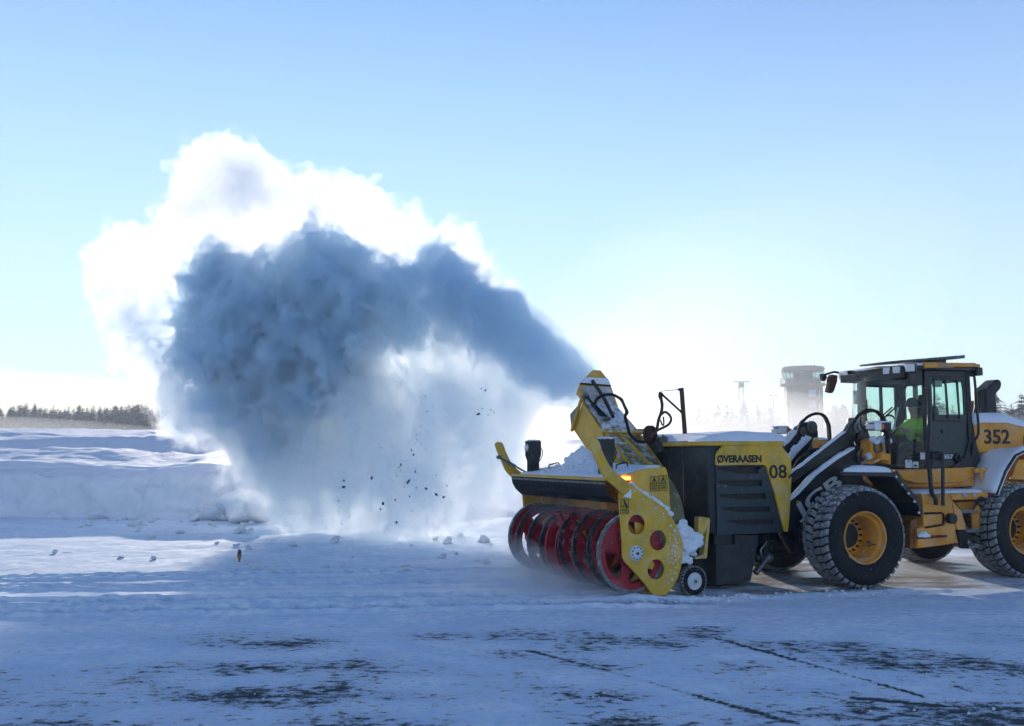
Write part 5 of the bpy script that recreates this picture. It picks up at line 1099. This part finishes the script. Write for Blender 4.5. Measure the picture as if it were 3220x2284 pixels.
# lattice floodlight mast and lamp poles
MST = mat("galvanised_mast", (.14,.15,.15), .6)
M = empty("floodlight_mast", (43.6,170,0), label="lattice floodlight mast with a wide head standing among pale trees", cat="mast"); b = MB()
def lw(z): return .62-.20*z/13
for sx in (-1,1):
    for sy in (-1,1): b.tube([(sx*lw(0),sy*lw(0),0),(sx*lw(12.8),sy*lw(12.8),12.8)], .06, 4)
for k in range(14):
    z0, z1 = k*.91, (k+1)*.91; w0, w1 = lw(z0), lw(z1); s = 1 if k%2 else -1
    for sy in (-1,1): b.tube([(s*w0,sy*w0,z0),(-s*w1,sy*w1,z1)], .035, 4).tube([(sy*w0,s*w0,z0),(sy*w1,-s*w1,z1)], .035, 4).tube([(-w1,sy*w1,z1),(w1,sy*w1,z1)], .03, 4)
b.obj("lattice", MST, M)
MB().box(-.6,.6,-.6,.6,12.8,12.95).poly([(-.4,12.95),(.4,12.95),(.5,13.6),(-.5,13.6)], -.5, .5).obj("head", MST, M)
b = MB().tube([(-1.4,0,13.75),(1.4,0,13.75)], .06, 4)
for k in range(6): b.box(-1.4+.53*k,-1.12+.53*k,-.25,.1,13.68,13.95)
b.obj("floodlights", MST, M)
def pole(x, y, z, nm, label, n=2, w=.5):
    o = empty("lamp_pole", (x,y,0), label=label, cat="lamp pole", group="tall lamp poles"); MB().tube([(0,0,0),(0,0,z)], [.11,.07], 6).tube([(-w,0,z-.05),(w,0,z-.05)], .05, 4).obj("pole", MST, o)
    for s in (-1,1): MB().box(s*w-.2,s*w+.2,-.2,.2,z-.12,z+.12).obj("lamp_head", MST, o)
pole(49.7,170,11.15,"","thin twin-headed lamp pole between the lattice mast and the control tower")
pole(46.5,170,10.2,"","shorter twin-headed lamp pole nearest the lattice mast",2,.6)
pole(-79.4,200,12.1,"","taller twin-headed lamp pole rising above the left treeline")
pole(-78.2,200,10.95,"","shorter twin-headed lamp pole rising above the left treeline")
for p in PROTO:
    for c in list(p.children): bpy.data.objects.remove(c)
    bpy.data.objects.remove(p)
# ---------------------------------------------------------------- air: haze and drifting powder
def air(name, mb, dens, an, label=None, col=(1,1,1), smooth=180):
    m = bpy.data.materials.new(name); m.use_nodes = True; n, l = m.node_tree.nodes, m.node_tree.links; n.clear(); o = n.new("ShaderNodeOutputMaterial"); v = n.new("ShaderNodeVolumePrincipled")
    v.inputs["Density"].default_value = dens; v.inputs["Anisotropy"].default_value = an; v.inputs["Color"].default_value = (*col, 1); l.new(v.outputs[0], o.inputs["Volume"]); m.cycles.homogeneous_volume = True
    return tag(mb.obj(name, m, smooth=smooth), label, kind="stuff")
air("haze", MB().box(-190,190,-30,330,-5,40), .0010, .0, "thin pale winter haze over the airfield")
def puff(c, r, seed, sq): return MB().lump(c, r, seed, 4, .5, sq)
air("drifting_snow", puff((-112,165,2.0), 1, 3, (52,26,5.0)), .009, .3, "low veil of drifting snow before the left treeline", (1,.97,.92))
air("drifting_snow", puff((34,118,4), 1, 5, (40,24,5.5)), .018, .35, "low veil of drifting snow before the control tower", (1,.97,.92))
for k, (c, sq, d) in enumerate((((4.2,23,2.6),(2.9,3,3.2),.012),((4.6,23.5,3.0),(4.1,4,4.6),.009),((5.2,24,3.4),(5.6,5,6.2),.006))):
    air("drifting_snow", puff(c, 1, 6+k, sq), d, .5, "faint powder hanging in the air right of the chute")
for k, (x, y, z, r, d) in enumerate(((-.95,2.5,.25,.42,.55),(-.85,1.75,.3,.40,.8),(-.62,1.2,.2,.40,.8),(-.9,.55,.12,.40,.5),(-.55,1.6,1.15,.42,.5),(-.5,.5,1.3,.25,.5),(-1.3,1.8,.05,.7,.35),(-1.9,1.2,.02,.75,.2),(-1.2,.2,.02,.5,.3))):
    p = FB.o+FB.i*x+FB.j*y+Vector((0,0,z)); air("blown_powder", puff(p, r, 20+k, (1.35,1.2,.75)), d*.62, .3, "powder snow boiling off the spinning augers")
# ---------------------------------------------------------------- thrown snow
def vnoise(shape, cell, seed, off=(0,0,0)):
    """smooth lattice noise in -1..1 sampled on a grid, CELL voxels per lattice cell"""
    rng = np.random.default_rng(seed)
    cell = cell if isinstance(cell, tuple) else (cell,)*3
    n = [int(s/c)+3 for s, c in zip(shape, cell)]
    L = rng.random(n).astype(np.float32)*2-1
    out = L
    for ax in range(3):
        t = (np.arange(shape[ax], dtype=np.float32)/cell[ax] + 0.37)
        i = t.astype(int); f = t-i; f = f*f*f*(f*(f*6-15)+10)
        sh = [1,1,1]; sh[ax] = -1; f = f.reshape(sh)
        out = np.take(out, i, axis=ax)*(1-f) + np.take(out, i+1, axis=ax)*f
    return out
def fbm(shape, cell, seed, octv=4, gain=.55, billow=False):
    tot, a, out = 0, 1, np.zeros(shape, np.float32)
    for o in range(octv):
        c = tuple(max(1.3, k/2**o) for k in cell) if isinstance(cell, tuple) else cell/2**o
        if (min(c) if isinstance(c, tuple) else c) < 1.25: break
        n = vnoise(shape, c, seed+o)
        out += a*((1-2*np.abs(n)) if billow else n); tot += a; a *= gain
    return out/tot
PV = 0.057
PG0 = np.array((-13.4, 13.0, -0.3)); PN = (280, 290, 212)
def plume_depth(u): return 16.3+(1310-u)*0.0096
def blob_field(blobs, dy=0.0, k=4.5):
    """smooth union of balls (u, v, radius in 2290-px units, extra depth): >0 inside, metres"""
    acc = np.zeros(PN, np.float32)
    for b in blobs:
        u, v, r = b[:3]; Y = plume_depth(u)+dy+(b[3] if len(b) > 3 else 0)
        c = np.array(at(u*1.40611, v*1.40611, Y)); rm = r*Y/2000.0
        reach = rm+1.6
        lo = np.maximum(((c-reach-PG0)/PV).astype(int), 0); hi = np.minimum(((c+reach-PG0)/PV).astype(int)+1, PN)
        if (hi <= lo).any(): continue
        ax = [PG0[i]+PV*np.arange(lo[i], hi[i], dtype=np.float32)-c[i] for i in range(3)]
        d = np.sqrt(ax[0][:,None,None]**2+ax[1][None,:,None]**2+ax[2][None,None,:]**2)
        acc[lo[0]:hi[0], lo[1]:hi[1], lo[2]:hi[2]] += np.exp(k*(rm-d))
    return np.log(np.maximum(acc, 1e-3))/k
def iso_mesh(name, f, iso=0.0):
    import openvdb as vdb
    f = f.copy(); e = -1.5
    f[0], f[-1], f[:,0], f[:,-1], f[:,:,0], f[:,:,-1] = e, e, e, e, e, e
    g = vdb.FloatGrid(background=1.5); g.copyFromArray(np.ascontiguousarray(-f, dtype=np.float32))
    pts, quads = g.convertToQuads(isovalue=-iso)
    pts = pts*PV+PG0
    me = bpy.data.meshes.new(name)
    me.vertices.add(len(pts)); me.vertices.foreach_set("co", pts.astype(np.float32).ravel())
    me.loops.add(quads.size); me.loops.foreach_set("vertex_index", quads.astype(np.int32).ravel())
    me.polygons.add(len(quads)); me.polygons.foreach_set("loop_start", np.arange(0, quads.size, 4, dtype=np.int32))
    me.polygons.foreach_set("use_smooth", np.ones(len(quads), bool))
    me.update(calc_edges=True); me.validate()
    return me
def vol_mat(name, dens, aniso, color=(1,1,1), surf=0.0):
    m = bpy.data.materials.new(name); m.use_nodes = True; n = m.node_tree.nodes; l = m.node_tree.links
    n.clear(); o = n.new("ShaderNodeOutputMaterial"); v = n.new("ShaderNodeVolumePrincipled")
    v.inputs["Color"].default_value = (*color, 1); v.inputs["Density"].default_value = dens; v.inputs["Anisotropy"].default_value = aniso
    l.new(v.outputs[0], o.inputs["Volume"])
    if surf == "core":
        d = n.new("ShaderNodeBsdfDiffuse"); t = n.new("ShaderNodeBsdfTranslucent"); x = n.new("ShaderNodeMixShader"); x.inputs[0].default_value = .35
        d.inputs[0].default_value = t.inputs[0].default_value = (.93, .95, .97, 1)
        l.new(d.outputs[0], x.inputs[1]); l.new(t.outputs[0], x.inputs[2]); l.new(x.outputs[0], o.inputs["Surface"]); n.remove(v); return m
    if surf:
        t = n.new("ShaderNodeBsdfTransparent"); d = n.new("ShaderNodeBsdfTranslucent"); x = n.new("ShaderNodeMixShader")
        d.inputs[0].default_value = (.95, .95, .95, 1); x.inputs[0].default_value = surf
        l.new(t.outputs[0], x.inputs[1]); l.new(d.outputs[0], x.inputs[2]); l.new(x.outputs[0], o.inputs["Surface"])
    m.cycles.homogeneous_volume = True
    return m
MIST = [(515,445,110),(430,480,78),(600,470,88),(400,565,70),(665,475,78),(290,560,62),(255,635,62),(228,655,45),(335,640,88),
 (300,720,66),(288,765,40),(350,800,58),(400,860,66),(432,925,58),(380,830,58),(475,950,36),(735,500,76),(800,508,80),(850,520,62),(930,540,72),(985,575,58),
 (1060,625,48),(1130,685,40),(1195,742,36),(1255,795,30),(550,600,120),(700,630,112),(850,660,105),(1000,715,88),
 (1120,785,74),(1220,860,52),(500,750,110),(600,850,112),(750,850,112),(900,870,104),(1050,900,95),(1180,920,72),(1270,900,40),(580,975,80),
 (700,1000,115),(850,1020,115),(1000,1020,105),(1130,1010,90),(485,890,58),(660,1090,70),(800,1110,90),(950,1110,90),(1080,1090,80)]
CORE = [(1304,838,12),(1296,866,20),(1290,896,16),(1284,825,24),(1262,850,32),(1250,780,34),(1205,755,42),(1150,715,48),(1095,685,50),(1030,645,60),(960,635,58),(890,632,54),(845,650,74),(775,620,68),
 (725,575,48),(690,600,56),(650,660,66),(600,700,90),(535,630,62),(490,700,66),(452,775,56),(420,760,34),(560,790,100),(680,760,105),(790,735,78),(895,710,70),
 (1010,725,58),(1100,760,50),(1190,805,46),(1225,850,30),(480,620,46),(440,690,42),(540,850,66),(620,860,78),(700,855,80),(765,850,60),(600,930,50)]
FALL = [(580,950,78),(640,1000,105),(740,1000,115),(850,965,110),(950,930,95),(1060,900,85),(1150,905,62),(690,1080,85),(800,1085,85),(900,1050,95),(520,900,80),
 (1000,1030,95),(590,880,115),(700,890,120),(820,850,90),(450,870,66),(415,850,52),(1100,1000,80),(310,715,50),(290,745,36),(350,700,42),(370,780,46),
 (650,1100,52),(640,800,110),(740,800,90),(520,800,90),(1120,815,44),(1200,860,36),(870,775,66),(960,775,66),(930,740,56),(1045,805,66),(1120,835,56),(1190,875,40),(1240,900,26),(1080,1080,70),(960,1110,70)]
def warp(f, D):
    """the field sampled at each voxel plus displacement D (three arrays, in voxels), trilinear"""
    idx, fr = [], []
    for i in range(3):
        sh = [1,1,1]; sh[i] = -1
        p = np.clip(np.arange(PN[i], dtype=np.float32).reshape(sh)+D[i], 0, PN[i]-1.001)
        b = p.astype(np.int32); idx.append(b); fr.append(p-b)
    s1, s0 = PN[2], PN[1]*PN[2]
    base = (idx[0]*s0+idx[1]*s1+idx[2]).ravel(); F = f.ravel(); fx, fy, fz = [a.ravel() for a in fr]
    def g(k): return F[base+k]
    c0 = (g(0)*(1-fz)+g(1)*fz)*(1-fy)+(g(s1)*(1-fz)+g(s1+1)*fz)*fy
    c1 = (g(s0)*(1-fz)+g(s0+1)*fz)*(1-fy)+(g(s0+s1)*(1-fz)+g(s0+s1+1)*fz)*fy
    return (c0*(1-fx)+c1*fx).reshape(PN)
def build_plume():
    ns = fbm(PN, 50, 31, 3, .5)
    D = [fbm(PN, 22, 100+7*i, 4, .64)*12.0+fbm(PN, 7, 150+7*i, 2)*5.0 for i in range(3)]
    xs = PG0[0]+PV*np.arange(PN[0], dtype=np.float32); t = np.clip((.75-xs)/2.6, 0, 1); amp = (.10+.90*t*t*(3-2*t)).reshape(-1,1,1)
    D = [d*(.35+.65*amp) for d in D]
    fm = warp(blob_field(MIST, 1.9)+amp*(1.0*fbm(PN, 23, 11, 5, .76, True)+0.4*ns-0.3), D)
    fc = warp(blob_field(CORE, 0.0)+amp*(1.05*fbm(PN, (13,13,21), 51, 4, .86, True)+0.3*ns-0.3)+(xs < .9).reshape(-1,1,1)*(.06+.20*amp)*fbm(PN, 6.5, 91, 2, .7, True), D)
    ff = warp(blob_field(FALL, .35)+amp*(1.5*fbm(PN, (11,11,52), 71, 4, .85, True)+0.4*ns-0.40), D)
    TINT, SHADE_BLUE = (.975, .988, 1.0), (.80, .92, 1.0)  # blue shade of the dense snow is put into its volume colour
    outer = bpy.data.objects.new("snow_plume", iso_mesh("snow_plume", fm, -0.06)); COL.objects.link(outer)
    outer.data.materials.append(vol_mat("snow_mist_thin", 0.08, .4, TINT, surf=.012))
    for nm, f, iso, dens, col in (("mist", fm, .03, .45, TINT), ("mist", fm, .30, .4, TINT), ("mist", fm, .8, .4, TINT), ("falling_snow", ff, 0.0, .45, TINT), ("falling_snow", ff, .25, .8, SHADE_BLUE),
                             ("dense_core", fc, 0.0, 1.2, SHADE_BLUE), ("dense_core", fc, .14, 3.0, SHADE_BLUE)):
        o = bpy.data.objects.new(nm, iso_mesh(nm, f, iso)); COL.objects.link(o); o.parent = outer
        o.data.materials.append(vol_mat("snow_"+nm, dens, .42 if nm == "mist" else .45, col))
    outer["kind"] = "stuff"; outer["label"] = "tall billowing plume of blown snow thrown from the chute"; outer["category"] = "snow plume"
    return outer
PL = build_plume()
